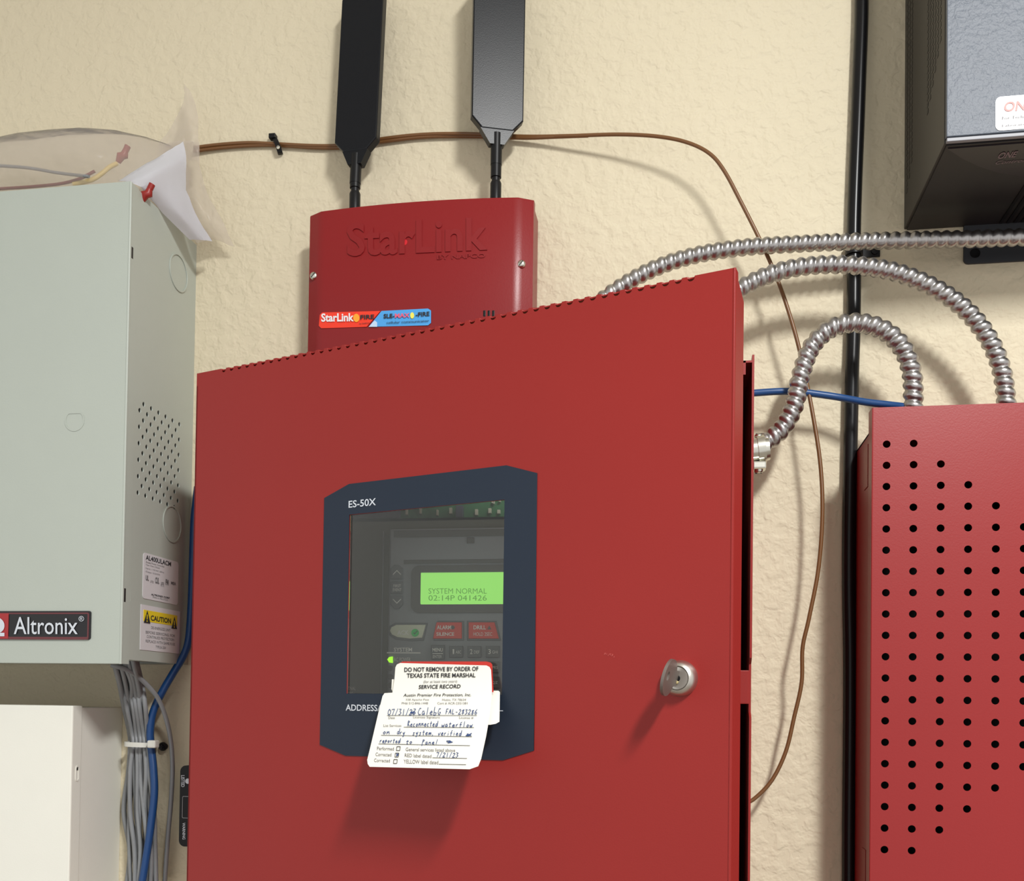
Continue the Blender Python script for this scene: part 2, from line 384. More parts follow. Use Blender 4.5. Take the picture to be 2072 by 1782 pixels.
key('alarm_silence_key', [(877, 1292), (884, 1259), (935, 1259), (935, 1292)], 'alarm_plastic')
key('surround', [(945, 1296), (945, 1256), (1005, 1256), (1014, 1296)], 'key_plastic', 0.0008)
key('drill_key', [(949, 1292), (949, 1259), (1001, 1259), (1010, 1292)], 'alarm_plastic')
key('menu_key', [(873, 1334), (900, 1334), (900, 1305), (873, 1305)], 'key_plastic')
dig = '123456789*0#'
DT = DM+0.0021
white = [('SYSTEM', mq(797, 1318, 834, 1310, DM+.0004), .02), ('AC POWER', mq(797, 1338, 831, 1330, DM+.0004)), ('MENU', mq(875, 1318, 896, 1311, DT), .02), ('ENTER', mq(876, 1331, 894, 1325, DT)),
         ('ACK', mq(804, 1284, 827, 1275, DT), .02), ('ALARM', mq(884, 1273, 913, 1265, DT), .02), ('SILENCE', mq(883, 1286, 919, 1279, DT), .02), ('DRILL', mq(958, 1273, 983, 1265, DT), .02), ('HOLD 2SEC', mq(958, 1286, 996, 1279, DT)),
         ('FIRST', mq(796, 1188, 811, 1182, DT)), ('EVENT', mq(795, 1196, 812, 1190, DT))]
sub = ['ABC', 'DEF', 'GHI', 'JKL', 'MNO', 'PRS', 'TUV', 'WXY', 'QZ']
for r_ in range(4):
    for c_ in range(3):
        xk = 910+c_*37; yk = 1330+r_*31
        key('number_key', [(xk, yk), (xk+27, yk), (xk+27, yk-23), (xk, yk-23)], 'key_plastic')
        white.append((dig[r_*3+c_], mq(xk+(6 if r_*3+c_ == 0 else 4), yk-7, xk+9, yk-17, DT), .01))
        if r_ < 3: white.append((sub[r_*3+c_], mq(xk+12, yk-8, xk+23, yk-14, DT)))
lettering('key_lettering', white, 'key_print', km)
c0 = at(783, 1321.5, DM); c1 = at(851, 1319.5, DM); B().box((c0.x, -DM-.0003, c0.z), (c1.x, -DM, c1.z)).build('rule_line', 'key_print', km)
c0 = at(875, 1322.5, DT); c1 = at(896, 1321.3, DT); B().box((c0.x, -DT, c0.z), (c1.x, -DT+.0003, c1.z)).build('rule_line', 'key_print', km)
for s_ in (-1, 1):      # the chevrons on the scroll keys
    cyv = 1158 if s_ < 0 else 1216
    b = B(); b.prism([at(795, cyv-s_*4+1, DT), at(803, cyv+s_*4+1, DT), at(811, cyv-s_*4+1, DT), at(811, cyv-s_*4-1, DT), at(803, cyv+s_*4-1, DT), at(795, cyv-s_*4-1, DT)], (0, .0003, 0)); b.build('key_mark', 'key_print', km)
c = at(840, 1280, DT); B().lathe(c, (0, -1, 0), [(0, .003), (.0003, .003)], 20).build('check_dot', 'green_mark', km)
b = B(); b.prism([at(836, 1280, DT+.0006), at(839, 1283, DT+.0006), at(845, 1276, DT+.0006), at(844, 1275, DT+.0006), at(839, 1281, DT+.0006), at(837, 1279, DT+.0006)], (0, .0002, 0)); b.build('check_mark', 'module_dark', km)
b = B(); b.prism([at(986, 1273, DT), at(994, 1273, DT), at(990, 1265, DT)], (0, .0003, 0)); b.build('key_symbol', 'module_dark', km); b = B(); b.prism([at(*q) for q in [(916+4*math.cos(t), 1269+4*math.sin(t), DT) for t in [k*.524 for k in range(12)]]], (0, .0003, 0)); b.build('key_symbol', 'module_dark', km)
b = B(); b.prism([at(795, 1341, DM), at(795, 1328, DM), at(788, 1329, DM), at(784, 1334, DM), at(788, 1340, DM)], (0, -.0008, 0)); b.build('power_lamp', 'led_green', km, label='lit green power lamp')
for yk in (1352, 1369, 1386):
    c = at(790, yk, DM); B().lathe(c, (0, -1, 0), [(0, .0022), (.0008, .0019)], 12).build('status_lamp', 'module_dark', km)

# door, hinged on the left and standing about 19 degrees open; built flat, then turned
A = math.radians(18.75); DW = 0.427
HINGE = Vector((XB0, -0.134, Z)); EN = Vector((math.cos(A), -math.sin(A), 0)); NN = Vector((math.sin(A), math.cos(A), 0))
def on_door(px, py, off=0.0):   # pixel -> (along door, height above eye) on a plane `off` in front of it
    v = ray(px, py); t = ((HINGE-CPOS).dot(NN)-off)/v.dot(NN); P = CPOS+v*t; return (P-HINGE).dot(EN), P.z-Z
def door_pt(px, py, off):       # the same as a world point
    v = ray(px, py); t = ((HINGE-CPOS).dot(NN)-off)/v.dot(NN); return CPOS+v*t
ZD1 = 0.2550; ZD0 = -0.234
out = [(0, ZD0), (DW, ZD0), (DW, ZD1)]
bites = [0.4003-0.00792*k for k in range(48)]
for s0 in bites:
    out.append((s0+0.0025, ZD1))
    for k in range(6):
        t = math.pi*k/5; out.append((s0+0.0024*math.cos(t), ZD1-0.0008-0.0023*math.sin(t)))
    out.append((s0-0.0025, ZD1))
out.append((0, ZD1))
win = [(0.1513, 0.0060), (0.2765, 0.0060), (0.2765, 0.1325), (0.1513, 0.1325)]
door = plate('door', out, [win], 0.0015, lambda u, v, w: (u, w, v), 'red_paint', fp, local=True)
door.location = HINGE-fp.location; door.rotation_euler = (0, 0, -A)
b = B()
b.prism([(DW-.0015, 0.0, ZD0), (DW-.0015, 0.018, ZD0), (DW-.0015, 0.018, ZD1-.0145), (DW-.0015, 0.0175, ZD1-.0135), (DW-.0015, 0.006, ZD1-.0055), (DW-.0015, 0.0055, ZD1-.0008), (DW-.0015, 0.0, ZD1)], (.0017, 0, 0))
b.build('door_edge', 'red_paint', door, local=True)
fl = [(0.004, 0.0005), (0.004, 0.016), (DW-.008, 0.016), (DW-.008, 0.0005)]
for s0 in bites: fl += [(s0+0.0021, 0.0005), (s0+0.0015, 0.0017), (s0-0.0015, 0.0017), (s0-0.0021, 0.0005)]
plate('top_lip', fl, [], 0.0012, lambda u, v, w: (u, v, ZD1-0.0012+w), 'red_paint', door, local=True)
B().box((0, 0, ZD0), (.0015, .012, ZD1-.01)).build('hinge_edge', 'red_paint', door, local=True)
B().lathe((DW-.0006, .0008, ZD0), (0, 0, 1), [(0, .0010), (ZD1-ZD0, .0010)], 12).build('folded_corner', 'red_paint', door, local=True, smooth=True)
bz = [(.1286, .1462), (.1505, .1543), (.2775, .1547), (.2999, .1475), (.3001, -.0292), (.2778, -.0362), (.1515, -.0378), (.1285, -.0308)]
bezel = plate('window_surround', bz, [win], 0.0006, lambda u, v, w: (u, -0.0006+w, v), 'navy_vinyl', door, local=True, label='navy blue octagonal window surround')
def dq(s0, z0, s1, z1, off): return lambda u, v: (s0+(s1-s0)*u, -off, z0+(z1-z0)*v)
lettering('lettering', [('ES-50X', dq(.1508, .1372, .1744, .1422, .0009), .012), ('ADDRESSABLE', dq(.1513, -.0061, .1930, -.0017, .0009), .012)], 'white_ink', door, local=True, label='white lettering')
B().box((.2690, -.0009, -.0046), (.2775, -.0006, -.0041)).build('rule_line', 'white_ink', door, local=True)
b = B(); b.box((.1514, .0007, .0061), (.2764, .0013, .1324)); b.build('window_pane', 'window_glass', door, local=True, label='clear window pane')
# lock
LS, LZ = 0.3962, 0.0165
b = B(); b.lathe((LS, 0, LZ), (0, -1, 0), [(0, .0108), (.002, .0107), (.0045, .0098), (.0062, .0086), (.0068, .0074), (.0060, .0070)], 40, cap=False)
lk = b.build('lock', 'nickel', door, local=True, smooth=True, label='round nickel cam lock')
b = B(); b.lathe((LS, 0, LZ), (0, -1, 0), [(0.001, .0069), (.0058, .0069), (.0062, .0065)], 36); b.build('lock_plug', 'nickel', door, local=True, smooth=30)
b = B(); b.lathe((LS, -.0062, LZ), (0, -1, 0), [(0, .0021), (.0004, .0019)], 16); b.build('keyhole', 'black_plastic', door, local=True)
b = B(); b.lathe((LS, -.0064, LZ-.0024), (0, -1, 0), [(0, .0012), (.0008, .001), (.0011, .0004)], 12); b.build('pin', 'brass', door, local=True, smooth=True)

b = B()
for k in range(9):
    sx, sz = 0.3475+k*.0008+random.uniform(-.0003, .0003), 0.0316-k*.00022+random.uniform(-.0006, .0006); l_ = random.uniform(.0006, .0014)
    b.prism([(sx, -.0002, sz), (sx+.0003, -.0002, sz-.0002), (sx+.0007, -.0002, sz+l_), (sx+.0004, -.0002, sz+l_)], (0, .0003, 0))
sm = b.build('scuff_mark', 'scuffed_red', door, local=True); sm['kind'] = 'stuff'

# key, standing in the lock
kt = math.radians(14)
kup = (Vector((0, 0, 1))*math.cos(kt) + EN*math.sin(kt)).normalized(); kout = -NN; kth = kup.cross(kout).normalized()
k0 = HINGE + EN*LS + Vector((0, 0, LZ)) + kout*0.0066
kr = thing('key', k0, 'small round-headed nickel key standing in the red door lock', 'key')
kc = k0 + kout*0.0138
KR = 0.0106
cu_out = [(KR*math.cos(t)*0.92, KR*math.sin(t)*1.02) for t in [2*math.pi*k/36 for k in range(36)]]
plate('bow', cu_out, [circle(0.0038, 0.0008, 0.0021, 12, 0.0028)], 0.0018, lambda u, v, w: kc+kout*u+kup*v+kth*(w-0.0009), 'key_metal', kr, smooth=30)
b = B(); b.prism([k0+kout*0.005+kup*.0046-kth*.0008, k0-kout*0.0006+kup*.0042-kth*.0008, k0-kout*0.0006+kup*.0028-kth*.0008, k0-kout*.004+kup*.0028-kth*.0008, k0-kout*.004-kup*.0032-kth*.0008, k0-kout*.0006-kup*.0032-kth*.0008, k0-kout*0.0006-kup*.0050-kth*.0008, k0+kout*.005-kup*.0050-kth*.0008], kth*.0016)
b.build('shoulder', 'key_metal', kr)

# ------------------------------------------------------------------ service record card hanging on the door
tg = thing('service_record_card', HINGE + EN*0.22 + Vector((0, 0, -0.04)) - NN*0.004, 'cream fire marshal service record card taped over the panel window', 'card')
def card_off(py):
    t = max(0.0, (py-1338)/(1556-1338)); return 0.0035 + 0.004*t + 0.036*t*t
def cp(px, py, extra=0.0): return door_pt(px, py, card_off(py)+extra)
def lerp_tab(tab, y):
    for (y0, x0_), (y1, x1_) in zip(tab, tab[1:]):
        if y <= y1: return x0_+(x1_-x0_)*(y-y0)/(y1-y0)
    return tab[-1][1]
def card_mesh(name, LT, RT, rows, m, extra, thick, parent, wob=0.0):
    b_ = B(); R1 = []; R2 = []
    nu = 12
    for j, y in enumerate(rows):
        xl, xr = lerp_tab(LT, y), lerp_tab(RT, y)
        R1.append([cp(xl+(xr-xl)*i/nu, y+wob*(i/nu), extra) for i in range(nu+1)])
        R2.append([p+NN*thick for p in R1[-1]])
    v1 = [[b_.bm.verts.new(p) for p in r] for r in R1]; v2 = [[b_.bm.verts.new(p) for p in r] for r in R2]
    n = len(rows)
    for j in range(n-1):
        for i in range(nu):
            b_.bm.faces.new((v1[j][i], v1[j+1][i], v1[j+1][i+1], v1[j][i+1])); b_.bm.faces.new((v2[j][i], v2[j][i+1], v2[j+1][i+1], v2[j+1][i]))
    for j in range(n-1):
        b_.bm.faces.new((v1[j][0], v2[j][0], v2[j+1][0], v1[j+1][0])); b_.bm.faces.new((v1[j][nu], v1[j+1][nu], v2[j+1][nu], v2[j][nu]))
    for i in range(nu):
        b_.bm.faces.new((v1[0][i], v1[0][i+1], v2[0][i+1], v2[0][i])); b_.bm.faces.new((v1[n-1][i], v2[n-1][i], v2[n-1][i+1], v1[n-1][i+1]))
    return b_.build(name, m, parent, smooth=30)
LT = [(1341, 810), (1344, 803), (1350, 800), (1376, 798), (1401, 794), (1402, 778), (1408, 774), (1440, 766), (1500, 752), (1537, 743), (1545, 744), (1551, 748)]
RT = [(1341, 984), (1344, 990), (1350, 993), (1376, 994.5), (1400, 995), (1402, 995), (1430, 992), (1480, 984), (1530, 973), (1545, 967), (1551, 950)]
rows = [1341, 1342, 1344, 1347, 1350, 1363, 1376, 1389, 1401, 1402, 1405, 1408, 1416, 1424, 1432, 1440, 1455, 1470, 1485, 1500, 1515, 1530, 1537, 1541, 1545, 1548, 1551]
card_mesh('card_front', LT, RT, rows, 'card_paper', 0, 0.0004, tg, wob=5)
card_mesh('red_backing', [(1338, 815), (1342, 806), (1400, 796)], [(1338, 984), (1340, 992), (1344, 995.5), (1400, 998)], [1338, 1340, 1342, 1344, 1360, 1380, 1400], 'card_red', -0.0013, 0.0004, tg, wob=0)
card_mesh('back_fold', [(1397, 985), (1466, 985)], [(1397, 1008), (1400, 1011), (1460, 1010), (1464, 1003), (1466, 992)], [1397, 1398.5, 1400, 1420, 1440, 1460, 1464, 1466], 'card_paper', -0.0035, 0.0004, tg)
card_mesh('back_fold', [(1374, 793), (1394, 792), (1400, 795)], [(1374, 812), (1400, 812)], [1374, 1385, 1394, 1400], 'card_paper', -0.0022, 0.0004, tg)
def cq(x0_, y0_, x1_, y1_, h, lean=0.0):     # baseline from (x0,y0) to (x1,y1) in the photo, glyph height h
    def fn(u, v): return cp(x0_+(x1_-x0_)*u+lean*v, y0_+(y1_-y0_)*u-h*v, 0.0005)
    return fn
lettering('heading', [('DO NOT REMOVE BY ORDER OF', cq(818, 1359, 968, 1357, 9), .02), ('TEXAS STATE FIRE MARSHAL', cq(823, 1371, 962, 1370, 9), .02), ('SERVICE RECORD', cq(847, 1393.5, 932, 1392, 8), .02, .12)], 'black_ink', tg)
lettering('small_print', [('Austin Premier Fire Protection, Inc.', cq(816, 1410, 953, 1409, 7), .008, .2)], 'black_ink', tg)
lettering('small_print', [('(for at least two years)', cq(857, 1383, 925, 1382, 7)), ('328 Apache Pass', cq(821, 1418, 868, 1418, 5)), ('Hutto, TX 78634', cq(895, 1418, 943, 1418, 5)),
    ('PH# 512-846-1448', cq(813, 1425, 866, 1425, 5)), ('Cert # ACR-2351381', cq(885, 1425, 946, 1425, 5)), ('Date', cq(786, 1454, 799, 1454, 5)), ('Licensee Signature', cq(836, 1454, 890, 1454.5, 6)), ('License #', cq(929, 1454, 958, 1454.5, 5)),
    ('List Services', cq(776, 1470, 812, 1470, 5)), ('Performed', cq(763, 1517, 797, 1518, 7)), ('General services listed above', cq(821, 1519, 921, 1521, 7)), ('Corrected', cq(760, 1529, 792, 1530, 7)), ('RED label dated', cq(819, 1531, 873, 1533, 7)),
    ('Corrected', cq(757, 1541, 789, 1542, 7)), ('YELLOW label dated', cq(817, 1544, 887, 1546, 8))], 'grey_ink', tg)
def ribbon(bld, pts, w):
    for (x0_, y0_), (x1_, y1_) in zip(pts, pts[1:]):
        L = math.hypot(x1_-x0_, y1_-y0_)
        if L < 1e-6: continue
        nx, ny = -(y1_-y0_)/L*w/2, (x1_-x0_)/L*w/2
        n = max(1, int(L/14))
        for k in range(n):
            a0, a1 = k/n, (k+1)/n
            xa, ya, xb, yb = x0_+(x1_-x0_)*a0, y0_+(y1_-y0_)*a0, x0_+(x1_-x0_)*a1, y0_+(y1_-y0_)*a1
            bld.face([cp(xa+nx, ya+ny, .0006), cp(xb+nx, yb+ny, .0006), cp(xb-nx, yb-ny, .0006), cp(xa-nx, ya-ny, .0006)])
for x0_, y0_, x1_, y1_ in ((783, 1447, 965, 1447), (817, 1470.5, 959, 1471.5), (771, 1487, 955, 1490), (766, 1504.5, 951, 1508), (875, 1532.5, 945, 1534), (888, 1545.5, 943, 1546.5)): b = B(); ribbon(b, [(x0_, y0_), (x1_, y1_)], 0.9); b.build('form_line', 'black_ink', tg)
for x0_, y0_ in ((803, 1510), (800, 1523), (797, 1536)): b = B(); ribbon(b, [(x0_, y0_), (x0_+7, y0_), (x0_+6, y0_+8), (x0_-1, y0_+8), (x0_, y0_)], 1.1); b.build('check_box', 'black_ink', tg)
# handwriting: a single-stroke alphabet
ST = {'0': [[(.5,1),(.1,.7),(.1,.3),(.5,0),(.9,.3),(.9,.7),(.5,1)]], '1': [[(.5,1),(.45,0)]], '2': [[(.1,.8),(.5,1),(.9,.75),(.1,0),(.95,.05)]], '3': [[(.1,1),(.8,.9),(.4,.55),(.9,.3),(.4,0),(.1,.1)]],
 '6': [[(.8,1),(.2,.5),(.2,.1),(.7,0),(.9,.3),(.3,.45)]], '7': [[(0,.95),(.9,1),(.4,0)]], '8': [[(.8,.9),(.2,.8),(.8,.3),(.5,0),(.2,.2),(.8,.9)]], '/': [[(.8,1.1),(.2,-.1)]], '-': [[(.2,.45),(.8,.45)]], ',': [[(.4,.1),(.3,-.25)]],
 'a': [[(.8,.5),(.3,.55),(.1,.2),(.4,0),(.75,.4),(.8,0)]], 'b': [[(.2,1.2),(.1,0),(.6,.05),(.8,.35),(.2,.4)]], 'c': [[(.8,.5),(.3,.5),(.1,.2),(.4,0),(.8,.1)]], 'd': [[(.75,.5),(.3,.5),(.1,.2),(.4,0),(.8,.3),(.95,1.1),(.85,0)]], 'e': [[(.1,.25),(.8,.35),(.5,.55),(.1,.25),(.4,0),(.9,.1)]],
 'f': [[(.8,1.1),(.45,.9),(.4,-.1)],[(.1,.5),(.8,.55)]], 'i': [[(.5,.5),(.45,0)],[(.5,.75),(.55,.8)]], 'l': [[(.55,1.1),(.4,0)]], 'm': [[(.05,0),(.1,.5),(.15,.3),(.4,.5),(.45,0),(.5,.35),(.8,.5),(.9,0)]], 'n': [[(.1,0),(.15,.55),(.2,.3),(.6,.55),(.8,0)]], 'o': [[(.5,.55),(.15,.3),(.45,0),(.85,.3),(.5,.55)]],
 'p': [[(.2,.55),(.1,-.35)],[(.15,.4),(.6,.55),(.8,.25),(.2,.1)]], 'r': [[(.2,.5),(.2,0),(.25,.35),(.7,.55)]], 's': [[(.8,.5),(.3,.5),(.6,.25),(.6,0),(.1,.05)]], 't': [[(.5,.9),(.4,0),(.7,.05)],[(.1,.55),(.85,.6)]], 'v': [[(.1,.5),(.4,0),(.85,.6)]], 'w': [[(.05,.5),(.25,0),(.5,.4),(.7,0),(.95,.6)]], 'y': [[(.15,.5),(.4,.1),(.8,.55),(.4,-.4),(.1,-.3)]],
 'R': [[(.15,0),(.2,1),(.8,.85),(.2,.5),(.9,0)]], 'C': [[(.9,.9),(.5,1),(.1,.4),(.4,0),(.9,.1)]], 'G': [[(.9,.9),(.4,.9),(.1,.3),(.5,0),(.9,.4),(.5,.4)]], 'F': [[(.2,0),(.25,1),(.9,1)],[(.2,.5),(.7,.55)]], 'A': [[(.05,0),(.5,1),(.85,0)],[(.2,.4),(.75,.4)]], 'L': [[(.25,1),(.2,0),(.85,.05)]], 'P': [[(.2,-.4),(.3,1),(.85,.8),(.3,.45)]], ' ': []}
def write(s, x0_, y0_, x1_, y1_, h, slant=1.5, w=1.2):
    n = len(s); st = (x1_-x0_)/n; b = B()
    for i, ch in enumerate(s):
        ox = x0_+st*i; oy = y0_+(y1_-y0_)*i/n+random.uniform(-.6, .6)
        for line in ST[ch]: ribbon(b, [(ox+(u*.86+random.uniform(-.03, .03))*st+v*slant, oy-v*h*random.uniform(.95, 1.08)) for u, v in line], w)
    b.build('handwritten_word', 'blue_ink', tg)
write('07/31/23', 784, 1446, 842, 1446, 12); write('CalebG', 845, 1446, 893, 1446, 14); write('FAL-283286', 901, 1444, 966, 1445, 10)
write('Reconnected', 824, 1469, 886, 1469, 11); write('waterflow', 893, 1470, 957, 1471, 10); write('on', 774, 1485, 790, 1485, 10); write('dry', 803, 1485, 820, 1486, 10); write('system,', 834, 1486, 880, 1487, 10); write('verified', 886, 1487, 934, 1488, 10)
write('reported', 768, 1502, 810, 1503, 9); write('to', 821, 1504, 835, 1504, 9); write('Panel', 853, 1505, 887, 1506, 9); write('7/21/23', 882, 1531, 928, 1532, 9)
for cx0, cy0, wx in ((949, 1486, 14), (911, 1501, 19), (834, 1440, 8), (804, 1527, 5)):
    b = B(); ribbon(b, [(cx0+random.uniform(-wx/2, wx/2), cy0+random.uniform(-3.5, 3.5)) for k in range(11)], 1.3); b.build('crossed_out_scribble', 'blue_ink', tg)

# ------------------------------------------------------------------ red communicator box above the panel
SX0, SX1, SZ1, SZ0 = -0.3238, -0.1262, Z+0.4250, Z+0.262
sl = thing('communicator_box', ((SX0+SX1)/2, 0, SZ0), 'small glossy red plastic communicator box above the panel, two antennas on top', 'communicator')
B().box((SX0+.001, -.028, SZ0+.001), (SX1-.001, 0, SZ1-.001), .002).build('base_housing', 'red_plastic', sl)
def lid_d(x):
    t = (x-(SX0+SX1)/2)/((SX1-SX0)/2); e = min(x-SX0, SX1-x)/0.0125; e = max(0, min(1, e))
    return 0.0345 + 0.0065*(1-t*t) + 0.0052*(e if e < 0.92 else 0.92+0.08*(e-.92)/.08)
b = B(); NX = 48; xs = [SX0+(SX1-SX0)*(i/NX) for i in range(NX+1)]
r1, r2 = [], []
zz = [SZ0, SZ0+.0006, SZ0+.002, SZ1-.002, SZ1-.0006, SZ1]; dd = [-.002, -.0006, 0, 0, -.0006, -.002]
vs = [[b.bm.verts.new((x, -(lid_d(x)+d_), z_)) for x in xs] for z_, d_ in zip(zz, dd)]
for j in range(len(zz)-1):
    for i in range(NX): b.bm.faces.new((vs[j][i], vs[j][i+1], vs[j+1][i+1], vs[j+1][i]))
bk = [[b.bm.verts.new((x, -.027, z_)) for x in xs] for z_ in (SZ0, SZ1)]
for i in range(NX):
    b.bm.faces.new((bk[0][i], bk[0][i+1], vs[0][i+1], vs[0][i])); b.bm.faces.new((vs[-1][i], vs[-1][i+1], bk[1][i+1], bk[1][i]))
for i in (0, NX): b.bm.faces.new([bk[0][i]]+[vs[j][i] for j in range(len(zz))]+[bk[1][i]])
lid = b.build('lid', 'red_plastic', sl, smooth=35)
c = at(867, 402, .040); B().lathe((c.x, -.034, SZ1-.003), (0, 0, 1), [(0, .006), (.0035, .006), (.0055, .004), (.006, .001)], 20).build('top_boss', 'red_plastic', sl, smooth=True)
def on_lid(px, py, ex):
    p = at(px, py, .042)
    for k in range(4): p = at(px, py, lid_d(p.x)+ex)
    return p
def lq(x0_, y0_, x1_, y1_, h0, h1, ex):
    def fn(u, v): return on_lid(x0_+(x1_-x0_)*u, y0_+(y1_-y0_)*u-(h0+(h1-h0)*u)*v, ex)
    return fn
def raised(name, s, fn0, fn1, m, parent, bold=0.0):
    V, Fc = text2d(s, bold); n = len(V); vsx = [Vector(fn0(u, v)) for u, v in V]+[Vector(fn1(u, v)) for u, v in V]
    cnt = {}
    for f in Fc:
        for a_, b_ in zip(f, f[1:]+f[:1]): cnt[(a_, b_)] = cnt.get((a_, b_), 0)+1
    fs = [tuple(i+n for i in f) for f in Fc]
    for (a_, b_) in cnt:
        if (b_, a_) not in cnt: fs.append((a_, b_, b_+n, a_+n))
    me = bpy.data.meshes.new(name); me.from_pydata(vsx, [], fs); me.update()
    return link_mesh(name, me, m, parent)
raised('embossed_name', 'StarLink', lq(702, 519, 986, 506, 68, 68, -.0002), lq(702, 519, 986, 506, 68, 68, .0008), 'red_plastic', lid, .02)
raised('embossed_name', 'BY NAPCO', lq(884, 525, 982, 521, 9, 9, -.0002), lq(884, 525, 982, 521, 9, 9, .0006), 'red_plastic', lid, .02)
def screw(name, c_, ax, r_, m, parent, slot=30):
    ax = Vector(ax).normalized(); b_ = B(); b_.lathe(c_, ax, [(-.001, r_), (.0006, r_), (.0016, r_*.8), (.0021, r_*.4)], 20); o = b_.build(name, m, parent, smooth=True)
    q = ax.to_track_quat('Z', 'Y'); cc = Vector(c_)+ax*.0019; e1 = q @ Vector((math.cos(math.radians(slot)), math.sin(math.radians(slot)), 0)); e2 = ax.cross(e1)
    b_ = B(); b_.prism([cc+e1*r_*.75+e2*r_*.1, cc-e1*r_*.75+e2*r_*.1, cc-e1*r_*.75-e2*r_*.1, cc+e1*r_*.75-e2*r_*.1], ax*.0004); b_.build('slot', 'dark_metal', o, label=None)
    return o
for px, py in ((635, 558), (1055, 534)): screw('screw', on_lid(px, py, .0005), (0, -1, 0), .0034, 'zinc', sl, 50)
for k in range(3):
    p = on_lid(980+k*9, 634, .0001); B().box((p.x-.0011, p.y-.0002, p.z-.0026), (p.x+.0011, p.y+.001, p.z+.0026), .0004).build('lid_slot', 'black_plastic', lid)
p = on_lid(818, 490, .0); B().lathe(p, (0, -1, 0), [(-.001, .0032), (.0002, .0026)], 20).build('glow_lamp', 'led_red', lid, label='red lamp glowing through the lid')
# sticker
def sticker(name, poly, ex, m, parent):
    b_ = B(); v_ = [on_lid(x_, y_, ex) for x_, y_ in poly]; b_.prism(v_, (0, .0004, 0)); return b_.build(name, m, parent)
lab = sticker('sticker', [(652, 632), (770, 629), (742, 661), (650, 664), (645, 659), (647, 637)], .0008, 'label_red', sl); lab['label'] = 'red and blue product sticker'
sticker('sticker_panel', [(772, 629), (866, 624), (872, 628), (872, 653), (866, 658), (746, 661)], .0008, 'label_blue', lab)
sticker('sticker_panel', [(746, 661), (758, 648), (763, 652), (763, 661)], .0011, 'label_pale', lab)
sticker('sticker_dot', [(721+6.5*math.cos(k*.524), 643+8.5*math.sin(k*.524)) for k in range(12)], .0011, 'label_orange', lab)
sticker('sticker_dot', [(834+4*math.cos(k*.524), 638+6.5*math.sin(k*.524)) for k in range(12)], .0011, 'label_yellow', lab)
lettering('lettering', [('StarLink', lq(650, 651, 716, 650, 17, 17, .0013), .03)], 'bright_sticker', lab)
lettering('lettering', [('FIRE', lq(729, 646, 757, 645, 9, 9, .0013), .03), ('SLE-', lq(776, 644, 798, 643, 9, 9, .0013), .03), ('-FIRE', lq(841, 641, 869, 639, 9, 9, .0013), .03), ('cellular communicator', lq(782, 655, 868, 651, 5, 5, .0013)), ('by NAPCO', lq(727, 657, 748, 656, 4, 4, .0013))], 'black_ink', lab)
lettering('lettering', [('MAX', lq(799, 643, 829, 642, 9, 9, .0013), .03)], 'label_pink', lab)

# ------------------------------------------------------------------ the two blade antennas
def antenna(base, zb0, blade_w, rot, lean, side, hz, label):
    t = thing('antenna', (base[0], base[1], zb0), label, 'antenna', 'blade antennas on the communicator')
    q = Matrix.Rotation(rot, 3, 'Z'); qs = Matrix.Rotation(lean, 3, 'X'); qr = Matrix.Rotation(side, 3, 'Y')
    o = Vector((base[0], base[1], zb0))
    def pt(x, y, z):       # blade frame above the hinge
        return o + Vector((0, 0, hz)) + qr @ (q @ (qs @ Vector((x, y, z))))
    b_ = B(); b_.lathe(o, (0, 0, 1), [(-.004, .0042), (.0035, .0042), (.0036, .0048), (.0180, .0048), (.0195, .0042), (.0195, .0036), (.023, .0036), (.0232, .0046), (hz+.004, .0046)], 20)
    b_.build('base_joint', 'black_plastic', t, smooth=30)
    b_ = B(); b_.tube([pt(0, 0, .000), pt(0, 0, .008), pt(0, 0, .018), pt(0, 0, .026)], .0049, 16)
    b_.build('neck', 'black_plastic', t, smooth=40)
    w = blade_w/2; th = .0044
    def ring(z, hw, hd, off=0): return [pt(-hw, -hd+off, z), pt(hw, -hd+off, z), pt(hw, hd+off, z), pt(-hw, hd+off, z)]
    b_ = B()
    prof = [(-w+.009, .028), (-w, .0375), (-w, .169), (-w+.009, .181), (w-.009, .181), (w, .169), (w, .0375), (w-.009, .028)]
    b_.prism([pt(x_, -th, z_) for x_, z_ in prof], pt(0, th*2, 0)-pt(0, 0, 0), .0010)
    b_.build('blade', 'antenna_plastic', t)
    b_ = B(); b_.loft([ring(.016, .0062, .0040), ring(.0285, w-.0078, th*.9)]); b_.build('shoulder', 'antenna_plastic', t)
    return t
c = at(718, 410, .030); antenna((c.x, -.030), SZ1, .0395, math.radians(-6), math.radians(-3), math.radians(0.6), 0.027, 'left matte black blade antenna rising from the red communicator box')
c = at(1003, 394, .030); antenna((c.x, -.030), SZ1, .0445, math.radians(20), math.radians(3.0), math.radians(-0.3), 0.034, 'right black blade antenna with a grey sheen, nearer the red box corner')

